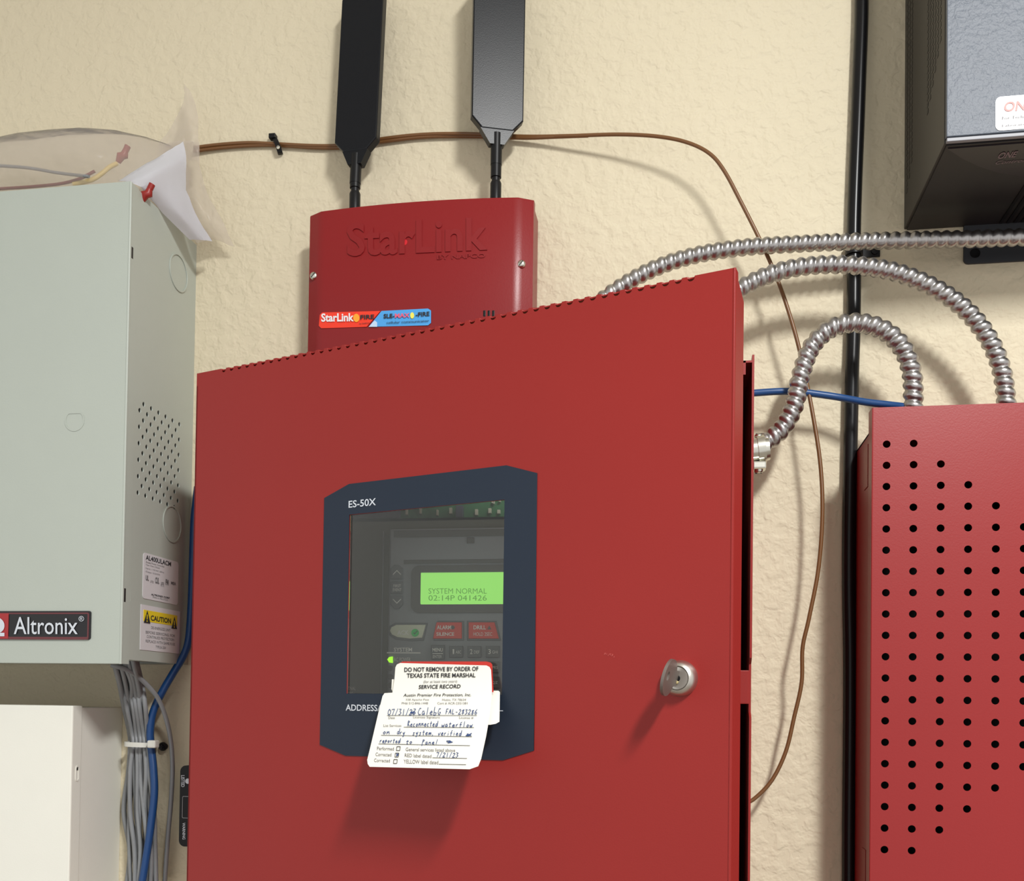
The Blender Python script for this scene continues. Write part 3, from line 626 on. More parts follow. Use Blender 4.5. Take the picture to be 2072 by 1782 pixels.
# ------------------------------------------------------------------ grey power supply cabinet
GX, GZ1, GD = -0.4476, Z+0.4220, 0.1143; GZ0 = GZ1-0.3937; GX0 = GX-0.3048
gb = thing('power_supply_cabinet', ((GX+GX0)/2, 0, GZ0), 'pale grey-green metal power supply cabinet with side vents, left of the red panel', 'cabinet')
b = B(); b.box((GX0, -.100, GZ1-.0015), (GX-.0005, 0, GZ1)); b.box((GX0, -.100, GZ0+.004), (GX-.0005, -.06, GZ0+.0055)); b.box((GX0, -.100, GZ0), (GX0+.0015, 0, GZ1)); b.box((GX0, -.0015, GZ0+.004), (GX-.0005, 0, GZ1)); b.box((GX0, -.02, GZ0+.004), (GX-.0005, 0, GZ0+.0055))
b.build('body', 'grey_enamel', gb)
hol = []
p00 = atX(291, 818, GX); d00, z00 = -p00.y, p00.z
for r_ in range(12):
    for c_ in range(6):
        hol.append(circle(d00-0.0122*c_+(0.0061 if r_ % 2 else 0), z00-0.0069*r_, 0.0021, 10))
hol.append([(q_[0], q_[1]) for q_ in ((GD-.014, GZ0+.064), (GD-.012, GZ0+.064), (GD-.012, GZ0+.052), (GD-.014, GZ0+.052))])
plate('side_panel', [(0, GZ0+.004), (.106, GZ0+.004), (.106, GZ1), (0, GZ1)], hol, .0014, lambda u, v, w: (GX-.0014+w, -u, v), 'grey_enamel', gb)
b = B(); b.box((GX0-.001, -GD, GZ0), (GX+.0006, -GD+.0016, GZ1+.0008), .0005)
b.box((GX-.0004, -GD+.0008, GZ0+.0003), (GX+.0007, -GD+.0125, GZ1+.0003)); b.box((GX0, -GD+.0008, GZ1-.0006), (GX-.0006, -GD+.0125, GZ1+.0003)); b.box((GX0, -GD+.0008, GZ0+.0003), (GX-.0006, -GD+.0125, GZ0+.0014))
cv = b.build('cover', 'grey_enamel', gb)
B().lathe((GX+.0003, -GD+.0008, GZ0), (0, 0, 1), [(0, .0012), (GZ1-GZ0, .0012)], 10).build('folded_corner', 'grey_enamel', gb, smooth=True)
def ring_on(name, cpt, e1, e2, nrm, ro, ri, m, parent, h=.0005, flat=None):
    out_ = [(ro*math.cos(t), max(-9, min(flat or 9, ro*math.sin(t)))) for t in [2*math.pi*k/32 for k in range(32)]]
    inn_ = [(ri*math.cos(t), min((flat-(ro-ri)) if flat else 9, ri*math.sin(t))) for t in [2*math.pi*k/32 for k in range(32)]]
    return plate(name, out_, [inn_], h, lambda u, v, w: Vector(cpt)+Vector(e1)*u+Vector(e2)*v+Vector(nrm)*w, m, parent)
for px, py, rr in ((361, 552, .0165), (348, 1060, .0165)):
    cpt = atX(px, py, GX); ring_on('knockout', (GX-.0001, cpt.y, cpt.z), (0, 1, 0), (0, 0, 1), (1, 0, 0), rr, rr-.0013, 'grey_enamel', gb, h=.0010)
cpt = at(151, 851, GD); ring_on('knockout', (cpt.x, -GD+.0001, cpt.z), (1, 0, 0), (0, 0, 1), (0, -1, 0), .0088, .0078, 'grey_enamel', gb, flat=.0068)
for py0, py1 in ((498, 523), (1188, 1216)):
    a_ = atX(264 if py0 < 600 else 242, py0, GX); b_ = atX(266 if py0 < 600 else 243, py1, GX)
    B().box((GX+.0004, -GD+.003, b_.z), (GX+.0009, -GD+.0055, a_.z), .0002).build('slot', 'dark_metal', gb)
B().box((GX0+.03, -.085, GZ0+.03), (GX-.010, -.004, GZ1-.05)).build('dark_liner', 'black_plastic', gb)  # added dark liner, stands in for the shade behind the vent holes
# badge
bd = plate('badge', rrect(at(-75, 1297, GD).x, at(184, 1294, GD).z, at(184, 1297, GD).x, at(184, 1236, GD).z, .0018), [], .0012, lambda u, v, w: (u, -GD-w, v), 'badge_black', gb, label='black and red name badge')
def gq(x0_, y0_, x1_, y1_, ex): return quad(at(x0_, y0_, GD+ex), at(x1_, y0_, GD+ex), at(x1_, y1_, GD+ex), at(x0_, y1_, GD+ex))
a0 = at(-70, 1293, GD+.0013); a1 = at(180.5, 1239, GD+.0013); i0 = at(17, 1288, GD+.0013); i1 = at(177.5, 1242, GD+.0013)
plate('badge_rim', rrect(a0.x, a0.z, a1.x, a1.z, .0014), [rrect(i0.x, i0.z, i1.x, i1.z, .0006)], .0003, lambda u, v, w: (u, -GD-.0012-w, v), 'badge_rim', bd)
B().box((a0.x+.0005, -GD-.0017, a0.z+.0006), (i0.x, -GD-.0012, a1.z-.0006)).build('badge_square', 'badge_red', bd)
lettering('lettering', [('Altronix', gq(28, 1283, 157, 1248, .0020), .004), ('®', gq(159, 1257, 170, 1246, .0020)), ('Ω', gq(-38, 1287, 9, 1247, .0022), .03)], 'white_ink', bd)
# stickers on the side
def sp(px, py, ex=0.0): return atX(px, py, GX+ex)
def stick(name, c4, ex, m, parent, r=0):
    A4 = [sp(*q_, .0002) for q_ in c4]; y0_, y1_ = -A4[0].y, -A4[1].y; zt_, zb_ = A4[0].z, A4[3].z
    return plate(name, rrect(min(y0_, y1_), zb_, max(y0_, y1_), zt_, r or .0002), [], ex, lambda u, v, w: (GX+w, -u, v), m, parent)
s1 = stick('rating_sticker', [(290, 1117), (361, 1137), (358, 1229), (289, 1210)], .0004, 'white_sticker', gb, .003)
s2 = stick('caution_sticker', [(285, 1222), (364, 1240), (362, 1327), (283, 1314)], .0004, 'white_sticker', gb)
def side_text(name, items, m, parent, ex=.0006):
    its = []
    for s_, (xa, ya), (xb, yb), h_, *r_ in items:
        A_, B_ = sp(xa, ya, ex), sp(xb, yb, ex); hz = h_*0.00046
        its.append((s_, quad(A_, Vector((B_.x, B_.y, A_.z)), Vector((B_.x, B_.y, A_.z+hz)), A_+Vector((0, 0, hz))), *r_))
    return lettering(name, its, m, parent)
side_text('lettering', [('AL400ULACM', (295, 1132), (346, 1147), 9, .02), ('ALTRONIX CORP.', (306, 1204), (344, 1211), 3.5, .03)], 'black_ink', s1)
side_text('fine_print', [('Access Power Controller', (295, 1138), (333, 1148), 3.5), ('Type: Class 2 Rated', (295, 1144), (323, 1151), 3.5), ('Input: 115VAC 60Hz', (295, 1151), (332, 1161), 3.5), ('Output: 12/24VDC', (295, 1158), (324, 1166), 3.5), ('UL', (295, 1174), (301, 1176), 10, .05), ('LISTED', (304, 1178), (311, 1180), 4), ('CUL', (314, 1180), (322, 1183), 12, .05), ('APPR', (325, 1186), (332, 1189), 9), ('FM', (335, 1183), (341, 1186), 11, .05), ('MEA', (346, 1182), (356, 1186), 6, .04), ('Made in the U.S.A.', (309, 1209), (340, 1216), 3)], 'grey_ink', s1)
yb_ = stick('caution_band', [(290, 1233), (358, 1248), (357, 1272), (289, 1256)], .0006, 'yellow_print', s2)
side_text('lettering', [('CAUTION', (305, 1255), (346, 1263), 10, .03)], 'black_ink', s2, .0008)
b = B()
for xa, xb in ((291, 304), (347, 358)):
    P0, P1 = sp(xa, 1259 if xa < 300 else 1271, .0008), sp(xb, 1259 if xa < 300 else 1271, .0008); zb_ = P0.z; b = B(); b.prism([P0, Vector((P1.x, P1.y, zb_)), Vector((P0.x, (P0.y+P1.y)/2, zb_+.0105))], (.0002, 0, 0)); b.build('warning_triangle', 'black_ink', s2)
b = B()
for xa, xb in ((291, 304), (347, 358)):
    P0, P1 = sp(xa, 1259 if xa < 300 else 1271, .0011), sp(xb, 1259 if xa < 300 else 1271, .0011); ym = (P0.y+P1.y)/2; b = B(); b.box((P0.x, ym-.0006, P0.z+.003), (P0.x+.0001, ym+.0006, P0.z+.0072)); b.box((P0.x, ym-.0006, P0.z+.001), (P0.x+.0001, ym+.0006, P0.z+.0022)); b.build('warning_mark', 'yellow_print', s2)
side_text('fine_print', [('DE-ENERGIZE UNIT', (306, 1272), (345, 1279), 5), ('BEFORE SERVICING. FOR', (295, 1281), (354, 1291), 5), ('CONTINUED PROTECTION', (297, 1290), (352, 1300), 5), ('REPLACE WITH SAME FUSE', (295, 1299), (354, 1309), 5), ('TYPE 5A 250V', (315, 1311), (336, 1316), 5)], 'grey_ink', s2)

# ------------------------------------------------------------------ cream enclosure below
WX, WZ1, WD = -0.5105, Z-0.0062, 0.080
wb = thing('cream_enclosure', (WX-.15, 0, Z-.36), 'cream metal enclosure under the grey cabinet, lower left corner', 'enclosure')
B().box((WX-.30, -.066, Z-.36), (WX-.0012, 0, WZ1-.0015), .001).build('body', 'cream_enamel', wb)
b = B(); b.box((WX-.302, -WD, Z-.361), (WX, -.0655, WZ1), .0012); cvw = b.build('cover', 'cream_enamel', wb)
z0_ = at(155, 1582, WD).z; z1_ = at(155, 1550, WD).z
plate('key_slot', rrect(.0690, z0_, .0745, z1_, .0025), [rrect(.0702, z0_+.0012, .0733, z1_-.0012, .0014)], .0006, lambda u, v, w: (WX-.0001+w, -u, v), 'cream_enamel', wb)
B().box((WX-.0005, -.0728, z1_-.004), (WX+.0003, -.0708, z1_-.0012)).build('slot_hole', 'dark_metal', wb)

# ------------------------------------------------------------------ bundled cables left of the panel
def cable(name, pxd, r, m, label, group=None, cat='cable', n=8, per=8, twin=None):
    P = path(pxd, per); b_ = B(); b_.tube(P, r, n)
    if twin: b_.tube(path(twin, per), r, n)
    base = min(P, key=lambda p: p.z)
    o = b_.build(name, m, None, smooth=60)
    me = o.data; me.transform(Matrix.Translation(-base)); o.location = base
    return tag(o, label, cat, group)
rc = random.Random(3)
NB = 15
for k in range(NB):
    u = k/(NB-1); row = k % 3; dz = .010+.0052*row
    j = lambda s_: rc.uniform(-s_, s_)
    xa = 236+u*42+j(3); da = .072-row*.010
    cable('grey_cable', [(xa-4, 1335, da+.002), (xa, 1352, da-.002), (xa+8+j(3), 1385, .050-row*.006), (252+u*40+j(3), 1430, .028+.004*row), (262+u*36, 1480, dz), (264+u*36, 1507, dz), (260+u*44+j(3), 1560, dz+j(.002)), (256+u*54+j(6), 1640, dz+j(.002)), (257+u*58+j(9), 1720, dz+j(.002)), (259+u*62+j(6), 1800, dz)], .0021+j(.0003), 'grey_jacket', 'thin grey cable in the tied bundle below the grey cabinet', 'grey cables in the tied bundle')
cable('grey_cable', [(225, 1345, .080), (240, 1349, .078), (262, 1357, .070), (290, 1378, .052), (318, 1410, .036), (335, 1450, .024), (345, 1495, .016), (349, 1550, .014), (346, 1620, .014), (340, 1690, .013), (333, 1790, .012)], .0021, 'grey_jacket', 'loose grey cable arching out right of the tied bundle')
cable('blue_cable', [(400, 985, .010), (393, 1050, .010), (390, 1130, .010), (387, 1220, .010), (382, 1290, .012), (372, 1325, .016), (350, 1362, .022), (328, 1400, .026), (310, 1440, .026), (304, 1480, .024), (306, 1510, .0225), (311, 1560, .024), (312, 1610, .026), (304, 1680, .028), (295, 1740, .028), (285, 1800, .028)], .0034, 'blue_jacket', 'blue network cable running down beside the grey cable bundle')
# cable tie
tie = thing('cable_tie', at(290, 1505, 0), 'white nylon cable tie around the grey cable bundle', 'cable tie')
c0 = at(260, 1505, .020); c1 = at(303, 1505, .020)
cx_, hw = (c0.x+c1.x)/2, (c1.x-c0.x)/2
b = B(); N_ = 28
def tie_pt(a_, off, dz): 
    ca, sa = math.cos(a_), math.sin(a_); rx, ry = hw+off, .0115+off
    return Vector((cx_+rx*math.copysign(abs(ca)**.6, ca), -.0165-ry*math.copysign(abs(sa)**.6, sa), c0.z+dz-0.0004*ca))
R0 = [[tie_pt(2*math.pi*k/N_, .0008, -.0021), tie_pt(2*math.pi*k/N_, .0020, -.0021), tie_pt(2*math.pi*k/N_, .0020, .0021), tie_pt(2*math.pi*k/N_, .0008, .0021)] for k in range(N_)]
b.loft(R0+[R0[0]], cap=False); b.build('strap', 'nylon', tie, smooth=40)
h0 = at(309, 1505, .030); B().box((h0.x-.0038, -.0335, h0.z-.0034), (h0.x+.0042, -.0255, h0.z+.0034), .0012).build('tie_head', 'nylon', tie)
c = at(330, 1510, .004); sc_ = thing('mounting_screw', c, 'black screw head in the wall beside the cable tie', 'screw')
b = B(); b.lathe((c.x, 0, c.z), (0, -1, 0), [(0, .0028), (.004, .0028), (.004, .0041), (.0055, .0040), (.0068, .0028), (.0062, .0012), (.0050, .0008)], 18); b.build('screw_head', 'black_plastic', sc_, smooth=40)
b = B(); b.box((c.x-.0018, -.0070, c.z-.0003), (c.x+.0018, -.0066, c.z+.0003)); b.box((c.x-.0003, -.0070, c.z-.0018), (c.x+.0003, -.0066, c.z+.0018)); b.build('cross_recess', 'dark_metal', sc_)

# black device on the wall behind the door edge
k0_, k1_ = at(361, 1712, .020), at(361, 1548, .020)
dv = thing('black_module', (k0_.x+.03, 0, k0_.z), 'black rounded module on the wall peeking out left of the red door', 'module')
plate('case', rrect(k0_.x, k0_.z, k0_.x+.066, k1_.z, .0055, 6), [], .0195, lambda u, v, w: (u, -w, v), 'black_plastic', dv)
def vq(x0_, y0_, x1_, y1_, d):   # text turned a quarter clockwise, reading downwards
    a_, b_, c_, d_ = at(x0_, y1_, d), at(x0_, y0_, d), at(x1_, y0_, d), at(x1_, y1_, d)
    return quad(a_, b_, c_, d_)
lettering('lettering', [('LISTED', vq(366.5, 1592, 373.5, 1568, .0198), .02), ('WARNING', vq(369, 1698, 375, 1664, .0198), .02)], 'white_ink', dv)
fr0, fr1 = at(368, 1655, .0198), at(368, 1610, .0198)
plate('printed_frame', rrect(fr0.x, fr0.z, fr0.x+.04, fr1.z, .0012), [rrect(fr0.x+.0006, fr0.z+.0006, fr0.x+.0394, fr1.z-.0006, .0008)], .0003, lambda u, v, w: (u, -.0195-w, v), 'grey_jacket', dv)
c = at(380, 1580, .0196); B().lathe((c.x, -.0195, c.z), (0, -1, 0), [(0, .0024), (.0004, .0024)], 16).build('printed_dot', 'white_ink', dv)

# ------------------------------------------------------------------ brown cable and clip
cable('brown_cable', [(392, 299, .005), (440, 293, .004), (500, 289, .004), (556, 291, .004), (640, 295, .004), (700, 293, .004), (780, 280, .004), (860, 272, .004), (950, 271, .005), (1060, 276, .006), (1150, 275, .012), (1250, 272, .020), (1330, 276, .026), (1390, 288, .030), (1435, 310, .033), (1465, 345, .034), (1500, 410, .034), (1540, 490, .033), (1575, 570, .032), (1605, 660, .032), (1625, 740, .032), (1645, 840, .034), (1660, 940, .036), (1664, 1040, .038), (1656, 1150, .038), (1637, 1250, .038), (1624, 1310, .036), (1622, 1380, .034), (1607, 1450, .033), (1590, 1520, .032), (1562, 1578, .032), (1527, 1615, .032), (1505, 1626, .032)], .0016, 'brown_jacket', 'thin brown cable looping over the wall behind both antennas', n=8,
      twin=[(392, 306, .004), (440, 300, .003), (500, 295, .003), (556, 294, .003), (640, 299, .003), (700, 298, .003), (780, 286, .003), (860, 277, .003), (950, 276, .003), (1060, 279, .006), (1120, 277, .0095), (1190, 274.5, .015)])
c = at(560, 293, .004); cl = thing('cable_clip', c, 'small black cable clip nailed over the brown cable', 'cable clip')
b = B(); P = [at(553, 278, .001), at(556, 281, .006), at(560, 290, .0085), at(563, 298, .0085), at(566, 308, .006), at(567, 312, .001)]
b.loft([[p+Vector((-.0022, 0, 0)), p+Vector((.0022, 0, 0.0005)), p+Vector((.0022, .0015, 0.0005)), p+Vector((-.0022, .0015, 0))] for p in P]); b.build('loop', 'black_plastic', cl, smooth=50)
p = at(553, 278, 0); B().box((p.x-.0022, -.006, p.z-.0035), (p.x+.0042, 0, p.z+.0008), .0006).build('foot', 'black_plastic', cl)
c2_ = at(563, 298, .0088); B().lathe(c2_, (0, -1, 0), [(0, .0017), (.0006, .0015), (.001, .0006)], 12).build('nail_head', 'zinc', cl, smooth=True)

# ------------------------------------------------------------------ black vertical cable with its clamp
cable('black_cable', [(1740+q_[0], q_[1], .0062) for q_ in ((4, -40), (3, 40), (-1, 150), (-5, 260), (-9, 360), (-12, 460), (-12, 560), (-13, 660), (-16, 760), (-18, 860), (-20, 960), (-22, 1080), (-22, 1200), (-20, 1320), (-20, 1440), (-21, 1560), (-22, 1680), (-22, 1820))], .0056, 'black_cable', 'thick black cable running straight down the wall', n=14)
p = at(1750, 511, .0); cp_ = thing('cable_clamp', p, 'black strap clamp fixing the thick black cable to the wall', 'cable clamp')
b = B(); a_ = at(1714, 511, .0).x; e_ = at(1780, 511, .0).x; zc = p.z; xc = at(1728, 511, .006).x
prof = [(a_-.001, 0.0), (a_-.001, .0015)]
prof += [(xc+.0072*math.cos(t), .0062+.0072*math.sin(t)) for t in [math.pi-k*math.pi/10 for k in range(11)]] + [(xc+.0078, .0018), (e_, .0018), (e_, 0)]
b.prism([(x_, -y_, zc-.0045) for x_, y_ in prof], (0, 0, .009)); b.build('strap', 'black_plastic', cp_, smooth=40)
q_ = at(1770, 511, .002); B().lathe((q_.x, -.0018, zc), (0, -1, 0), [(0, .003), (.001, .0028), (.0018, .0012)], 14).build('screw_head', 'black_plastic', cp_, smooth=True)

# ------------------------------------------------------------------ blue cable on the right
cable('blue_cable', [(1500, 797, .034), (1525, 795, .034), (1570, 792, .034), (1610, 792, .033), (1660, 798, .032), (1700, 804, .032), (1750, 813, .036), (1800, 819, .040), (1830, 823, .044), (1860, 832, .046)], .0029, 'blue_jacket', 'blue cable stretched between the two red boxes')

# ------------------------------------------------------------------ flexible steel conduits
def conduit(pxd, r, label, pitch=.0077):
    P = resample(path(pxd, 14), pitch/9)
    def rf(s_, a_):
        ph = (s_/pitch + a_/(2*math.pi)) % 1.0
        return r*(0.71+0.29*abs(math.sin(math.pi*ph))**0.8)
    b_ = B(); b_.tube(P, r, 20, radf=rf); o = b_.build('steel_conduit', 'steel', None, smooth=70)
    base = P[0].copy(); o.data.transform(Matrix.Translation(-base)); o.location = base
    return tag(o, label, 'conduit', 'flexible steel conduits on the right')
conduit([(1138, 712, .062), (1160, 672, .062), (1195, 628, .061), (1250, 584, .060), (1320, 545, .056), (1400, 518, .051), (1500, 501, .046), (1620, 493, .040), (1750, 488, .036), (1880, 485, .033), (1980, 483, .032), (2090, 479, .032), (2200, 476, .032)], .0068, 'top flexible steel conduit running level off the right edge')
conduit([(1425, 708, .062), (1440, 660, .062), (1472, 606, .060), (1520, 572, .058), (1585, 547, .054), (1660, 536, .051), (1740, 538, .050), (1820, 553, .049), (1900, 588, .048), (1960, 633, .047), (2003, 690, .046), (2027, 750, .045), (2036, 810, .045), (2037, 850, .045)], .0072, 'middle flexible steel conduit arching down into the perforated red box')
conduit([(1512, 915, .055), (1532, 905, .054), (1560, 888, .053), (1588, 860, .051), (1609, 815, .050), (1620, 760, .050), (1642, 702, .049), (1682, 664, .049), (1735, 653, .049), (1788, 668, .048), (1826, 704, .047), (1845, 755, .046), (1848, 812, .045), (1848, 850, .045)], .0077, 'smallest flexible steel conduit looping from panel side to perforated box')
# its connector on the panel's side
c = at(1516, 913, .055); cn = thing('conduit_connector', (XB1, c.y, c.z), 'zinc conduit connector on the right side of the red panel', 'connector')
b = B(); b.lathe((XB1, c.y, c.z), (1, 0, 0.12), [(0, .0125), (.0035, .0125), (.0036, .0100), (.008, .0100), (.0082, .0112), (.014, .0112), (.0142, .0095), (.017, .009)], 22); b.build('body', 'zinc', cn, smooth=30)
b = B(); b.box((XB1+.004, c.y-.008, c.z-.0155), (XB1+.0145, c.y+.004, c.z-.0095), .0012); b.build('saddle', 'zinc', cn)
screw('clamp_screw', Vector((XB1+.009, c.y-.002, c.z-.016)), (0, 0, -1), .0034, 'zinc', cn, 0)
screw('clamp_screw', Vector((XB1+.009, c.y-.002, c.z+.0112)), (0, -.3, 1), .0034, 'zinc', cn, 0)

# ------------------------------------------------------------------ perforated red power box
PX0, PZ1, PD = 0.1386, Z+0.2240, 0.0850; PX1 = PX0+0.33; PZ0 = Z-0.26
pb = thing('perforated_power_box', ((PX0+PX1)/2, 0, PZ0), 'red metal power box with a perforated front at the right edge', 'power box')
b = B(); b.box((PX0+.0015, -.0705, PZ0), (PX0+.003, 0, PZ1-.0125)); b.box((PX1-.003, -.0705, PZ0), (PX1-.0015, 0, PZ1-.0125)); b.box((PX0+.0015, -.0705, PZ1-.014), (PX1-.0015, 0, PZ1-.0125)); b.box((PX0+.0015, -.0705, PZ0), (PX1-.0015, 0, PZ0+.0015)); b.box((PX0+.0015, -.0016, PZ0), (PX1-.0015, 0, PZ1-.0125))
b.build('body', 'red_paint_power', pb)
B().box((PX0+.010, -.012, PZ0+.01), (PX1-.01, -.004, PZ1-.03)).build('dark_liner', 'black_plastic', pb)
HX, HZ = 0.14874, Z+0.19659; hol = []
for jx in range(13):
    k0_ = max(0, jx-1); k1_ = 19-k0_
    for i in range(k0_, k1_+1): hol.append(circle(HX+.01905*jx, HZ-.01578*i, .0028, 14))
cvp = plate('cover', [(PX0, PZ0-.003), (PX1, PZ0-.003), (PX1, PZ1), (PX0, PZ1)], hol, .0012, lambda u, v, w: (u, -PD+w, v), 'red_paint_power', pb)
b = B(); b.box((PX0-.0004, -PD+.0004, PZ0-.003), (PX0+.0008, -PD+.0135, PZ1+.0003)); b.box((PX1-.0008, -PD+.0004, PZ0-.003), (PX1+.0004, -PD+.0135, PZ1+.0003)); b.box((PX0+.0009, -PD+.0004, PZ1-.0008), (PX1-.0009, -PD+.0135, PZ1+.0003)); b.build('cover_edge', 'red_paint_power', cvp)
B().lathe((PX0+.0004, -PD+.0007, PZ0-.003), (0, 0, 1), [(0, .0008), (PZ1-PZ0+.003, .0008)], 10).build('folded_corner', 'red_paint_power', cvp, smooth=True)
za, zb2 = at(1747, 990, .05).z, at(1747, 905, .05).z
B().box((PX0+.0008, -.061, za), (PX0+.0016, -.045, zb2), .0003).build('side_tab', 'red_paint', pb)
zc2 = at(1740, 1715, .05).z
B().box((PX0+.0008, -.061, zc2-.035), (PX0+.0016, -.045, zc2), .0003).build('side_tab', 'red_paint', pb)

# ------------------------------------------------------------------ dark equipment box, upper right
OX, OZ0, OD = 0.1777, Z+0.3951, 0.1311; OX1 = OX+0.30; OZ1 = OZ0+0.36
ob = thing('equipment_box', ((OX+OX1)/2, 0, OZ0), 'dark metal equipment box with a silver-blue front, upper right corner', 'equipment box')
B().box((OX, -OD+.003, OZ0+.0005), (OX1, 0, OZ1), .0006).build('body', 'dark_enamel', ob)
B().box((OX+.0006, -OD-.001, OZ0+.0032), (OX1, -OD+.003, OZ1), .0006).build('front_panel', 'hammer_grey', ob)
B().box((OX+.0010, -OD-.0005, OZ0+.0001), (OX1, -OD+.003, OZ0+.0027), .0004).build('front_trim', 'silver_trim', ob)
und = B().box((OX+.002, -OD+.004, OZ0-.0006), (OX1, -.001, OZ0+.001)).build('underside', 'dark_underside', ob)
b = B()
for i in range(3):
    for k in range(70):
        y_ = .010+i*.0085; z_ = OZ0+.026+k*.0052+i*.008
        if z_ < OZ1-.01: b.box((OX-.0002, -y_-.0018, z_), (OX+.0004, -y_+.0018, z_+.0032))
for i in range(6):
    for k in range(70):
        y_ = .080+i*.0074; z_ = OZ0+.050+k*.0052+i*.006
        if z_ < OZ1-.01: b.box((OX-.0002, -y_-.0019, z_), (OX+.0004, -y_+.0019, z_+.0032))
vs_ = b.build('vent_slots', 'black_plastic', ob); vs_['kind'] = 'stuff'
def ut(px, py):        # point on the underside
    v = ray(px, py); return CPOS+v*((OZ0-.0008-CPOS.z)/v.z)
pts_ = [ut(*q_) for q_ in ((1918, 300), (1945, 318), (1980, 335), (2020, 348), (2072, 356))]
B().prism([(p_.x, p_.y, OZ0-.0006) for p_ in pts_]+[(OX1-.02, pts_[-1].y, OZ0-.0006), (OX1-.02, -OD+.005, OZ0-.0006)], (0, 0, -.0008)).build('curved_dark_area', 'plum_gloss', ob)  # dark plum area with a curved rear edge
def uq(a_, b_, c_, d_): 
    P4 = [ut(*q_) for q_ in (a_, b_, c_, d_)]
    for p_ in P4: p_.z = OZ0-.0018
    return quad(*P4)
lettering('lettering', [('ONE', uq((2018, 319), (2056, 315), (2061, 303), (2023, 306)), .02, .2), ('Control', uq((2013, 330), (2072, 325), (2077, 318), (2018, 323)), 0, .2)], 'plum_print', ob)
b = B()
for k in range(7):
    p_ = ut(2022+k*14, 455); B().box((p_.x-.0012, -.090, OZ0-.0014), (p_.x+.0012, -.004, OZ0-.0004)).build('underside_vent', 'black_plastic', ob)
st = B(); a_, b_ = at(2014, 271, OD+.001), at(2014, 197, OD+.001)
so = plate('sticker', rrect(a_.x, OZ0+.0045, a_.x+.07, b_.z, .0035), [], .0004, lambda u, v, w: (u, -OD-.001-w, v), 'bright_sticker', ob, label='white rounded sticker'); st.bm.free()
def oq(x0_, y0_, x1_, y1_): return quad(at(x0_, y0_, OD+.0018), at(x1_, y0_-(x1_-x0_)*.08, OD+.0018), at(x1_, y1_-(x1_-x0_)*.08, OD+.0018), at(x0_, y1_, OD+.0018))
lettering('lettering', [('ONE', oq(2032, 226, 2092, 206), .02, .15)], 'salmon_ink', so)
lettering('fine_print', [('For Technical', oq(2028, 242, 2092, 236)), ('Laboratory', oq(2028, 258, 2088, 252))], 'grey_ink', so)
hx = at(1973, 512, .002)
fl0, fl1 = at(1950, 534, .002), at(1950, 470, .002)
plate('mounting_flange', rrect(fl0.x, fl0.z, OX1-.02, OZ0+.004, .004), [circle(hx.x, hx.z, .0042, 16)], .0025, lambda u, v, w: (u, -w, v), 'plate_slate', ob)
B().lathe((hx.x, 0, hx.z), (0, -1, 0), [(0, .0041), (.0012, .0041)], 16).build('flange_bolt', 'black_plastic', ob)

# ------------------------------------------------------------------ plastic bag of spare parts on the grey cabinet
def crinkle(p, amp, sc=55.0):
    v = noise.noise_vector(p*sc); w2 = noise.noise_vector(p*sc*2.7+Vector((7, 3, 1))); return p + v*amp + w2*amp*.4
bg = thing('plastic_bag', at(180, 376, .06), 'crumpled clear plastic bag lying on top of the grey cabinet', 'bag')
GT = GZ1+.0012
stn = [(-80, 314, .062), (-30, 309, .062), (20, 300, .062), (80, 288, .062), (140, 279, .062), (200, 273, .060), (250, 273, .056), (300, 284, .046), (345, 297, .034), (372, 306, .028)]
rings = []
for i, (px, py, d_) in enumerate(stn):
    top = at(px, py, d_); ring = []; zt_ = top.z; hd = (.046, .046, .046, .046, .046, .044, .038, .026, .016, .010)[i]
    for k in range(22):
        t = 2*math.pi*k/22; y_ = -d_-hd*math.cos(t); z_ = GT + (zt_-GT)*(0.5+0.5*math.sin(t))
        p_ = Vector((top.x, y_, z_)); p_ = crinkle(p_, .0034, 62); p_.z = max(p_.z, GT+.0003); ring.append(p_)
    rings.append(ring)
b = B(); b.loft(rings); b.build('pouch', 'bag_plastic', bg, smooth=60)
def patch(name, rowsP, m, parent, amp, nu=16, nv=14, th=None, flat=False):
    rowsC = [catmull([at(*q_) for q_ in r_], 6) for r_ in rowsP]
    def fn(u, v):
        cols = []
        for r_ in rowsC:
            f_ = u*(len(r_)-1); i_ = min(int(f_), len(r_)-2); cols.append(r_[i_].lerp(r_[i_+1], f_-i_))
        f_ = v*(len(cols)-1); i_ = min(int(f_), len(cols)-2); p_ = cols[i_].lerp(cols[i_+1], f_-i_)
        return crinkle(p_, amp, 45) if amp else p_
    b_ = B(); b_.grid(fn, nu, nv); bmesh.ops.solidify(b_.bm, geom=b_.bm.faces[:], thickness=th or .0003)
    return b_.build(name, m, parent, smooth=60)
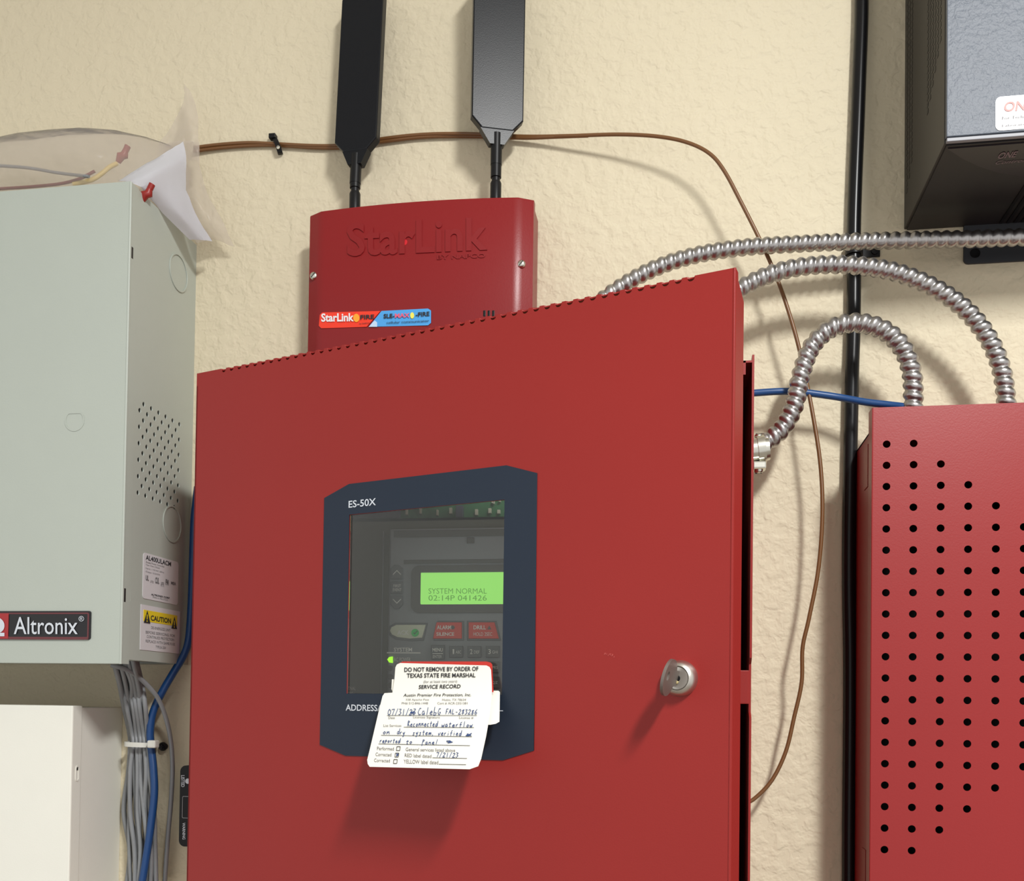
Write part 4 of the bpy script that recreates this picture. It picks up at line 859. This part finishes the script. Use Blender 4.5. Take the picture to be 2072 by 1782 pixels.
# open mouth of the bag standing up at the right, and the flap hanging past the cabinet's corner
patch('mouth', [[(372, 168, .020), (380, 178, .020), (392, 195, .020)], [(372, 215, .024), (388, 222, .026), (402, 240, .022)], [(318, 290, .040), (360, 274, .034), (406, 285, .024)], [(312, 330, .044), (355, 322, .038), (402, 330, .024)]], 'bag_plastic', bg, .0022)
patch('flap', [[(330, 292, .040), (372, 285, .034), (406, 290, .022)], [(335, 345, .044), (378, 345, .036), (404, 345, .024)], [(355, 400, .040), (396, 400, .034), (424, 402, .024)], [(380, 450, .032), (415, 450, .028), (452, 455, .020)], [(396, 488, .022), (430, 486, .018), (472, 497, .012)]], 'bag_plastic', bg, .0020)
ppr = patch('folded_paper', [[(240, 366, .098), (306, 325, .080), (370, 286, .056)], [(262, 368, .102), (328, 340, .082), (377, 320, .058)], [(284, 378, .096), (332, 372, .078), (376, 385, .056)], [(318, 420, .070), (360, 428, .062), (398, 436, .046)], [(384, 487, .040), (408, 486, .036), (430, 489, .028)]], 'paper_white', None, .0012)
tag(ppr, 'folded white paper inside the clear bag', 'paper')
cable('red_wire', [(-40, 386, .086), (0, 382, .086), (60, 378, .086), (120, 372, .086), (160, 362, .085), (192, 346, .082)], .0013, 'maroon_wire', 'dark red wire lying inside the clear bag', cat='wire')
cable('grey_wire', [(-40, 334, .085), (10, 336, .086), (60, 340, .088), (120, 350, .090), (180, 357, .092)], .0014, 'grey_jacket', 'dark grey wire lying inside the clear bag', cat='wire')
cable('yellow_wire', [(148, 373, .086), (185, 364, .084), (205, 352, .080), (222, 338, .076), (236, 331, .070)], .0019, 'yellow_wire', 'yellow wire lying inside the clear bag', cat='wire')
def clip(px, py, d_, sc_, label):
    p_ = at(px, py, d_); t = thing('wire_connector', p_, label, 'connector', 'red wire connectors in the bag')
    b_ = B(); pts2 = [p_+Vector((-.006*sc_, 0, -.006*sc_)), p_+Vector((-.003*sc_, -.001, -.001*sc_)), p_, p_+Vector((.001*sc_, 0, .005*sc_))]
    b_.tube(pts2, .0032*sc_, 10, radf=lambda s_, a_: (.0022+.0016*math.sin(min(1, s_/.014)*math.pi))*sc_); b_.build('cap', 'red_wire', t, smooth=60)
    b_ = B(); b_.tube([p_+Vector((.001*sc_, 0, .004*sc_)), p_+Vector((.003*sc_, 0, .008*sc_))], .0026*sc_, 10); b_.build('collar', 'red_wire', t, smooth=40)
clip(252, 314, .064, 1.0, 'red wire connector on the yellow wire in the bag')
clip(301, 392, .092, 1.0, 'red wire connector at the cabinet corner below the paper')
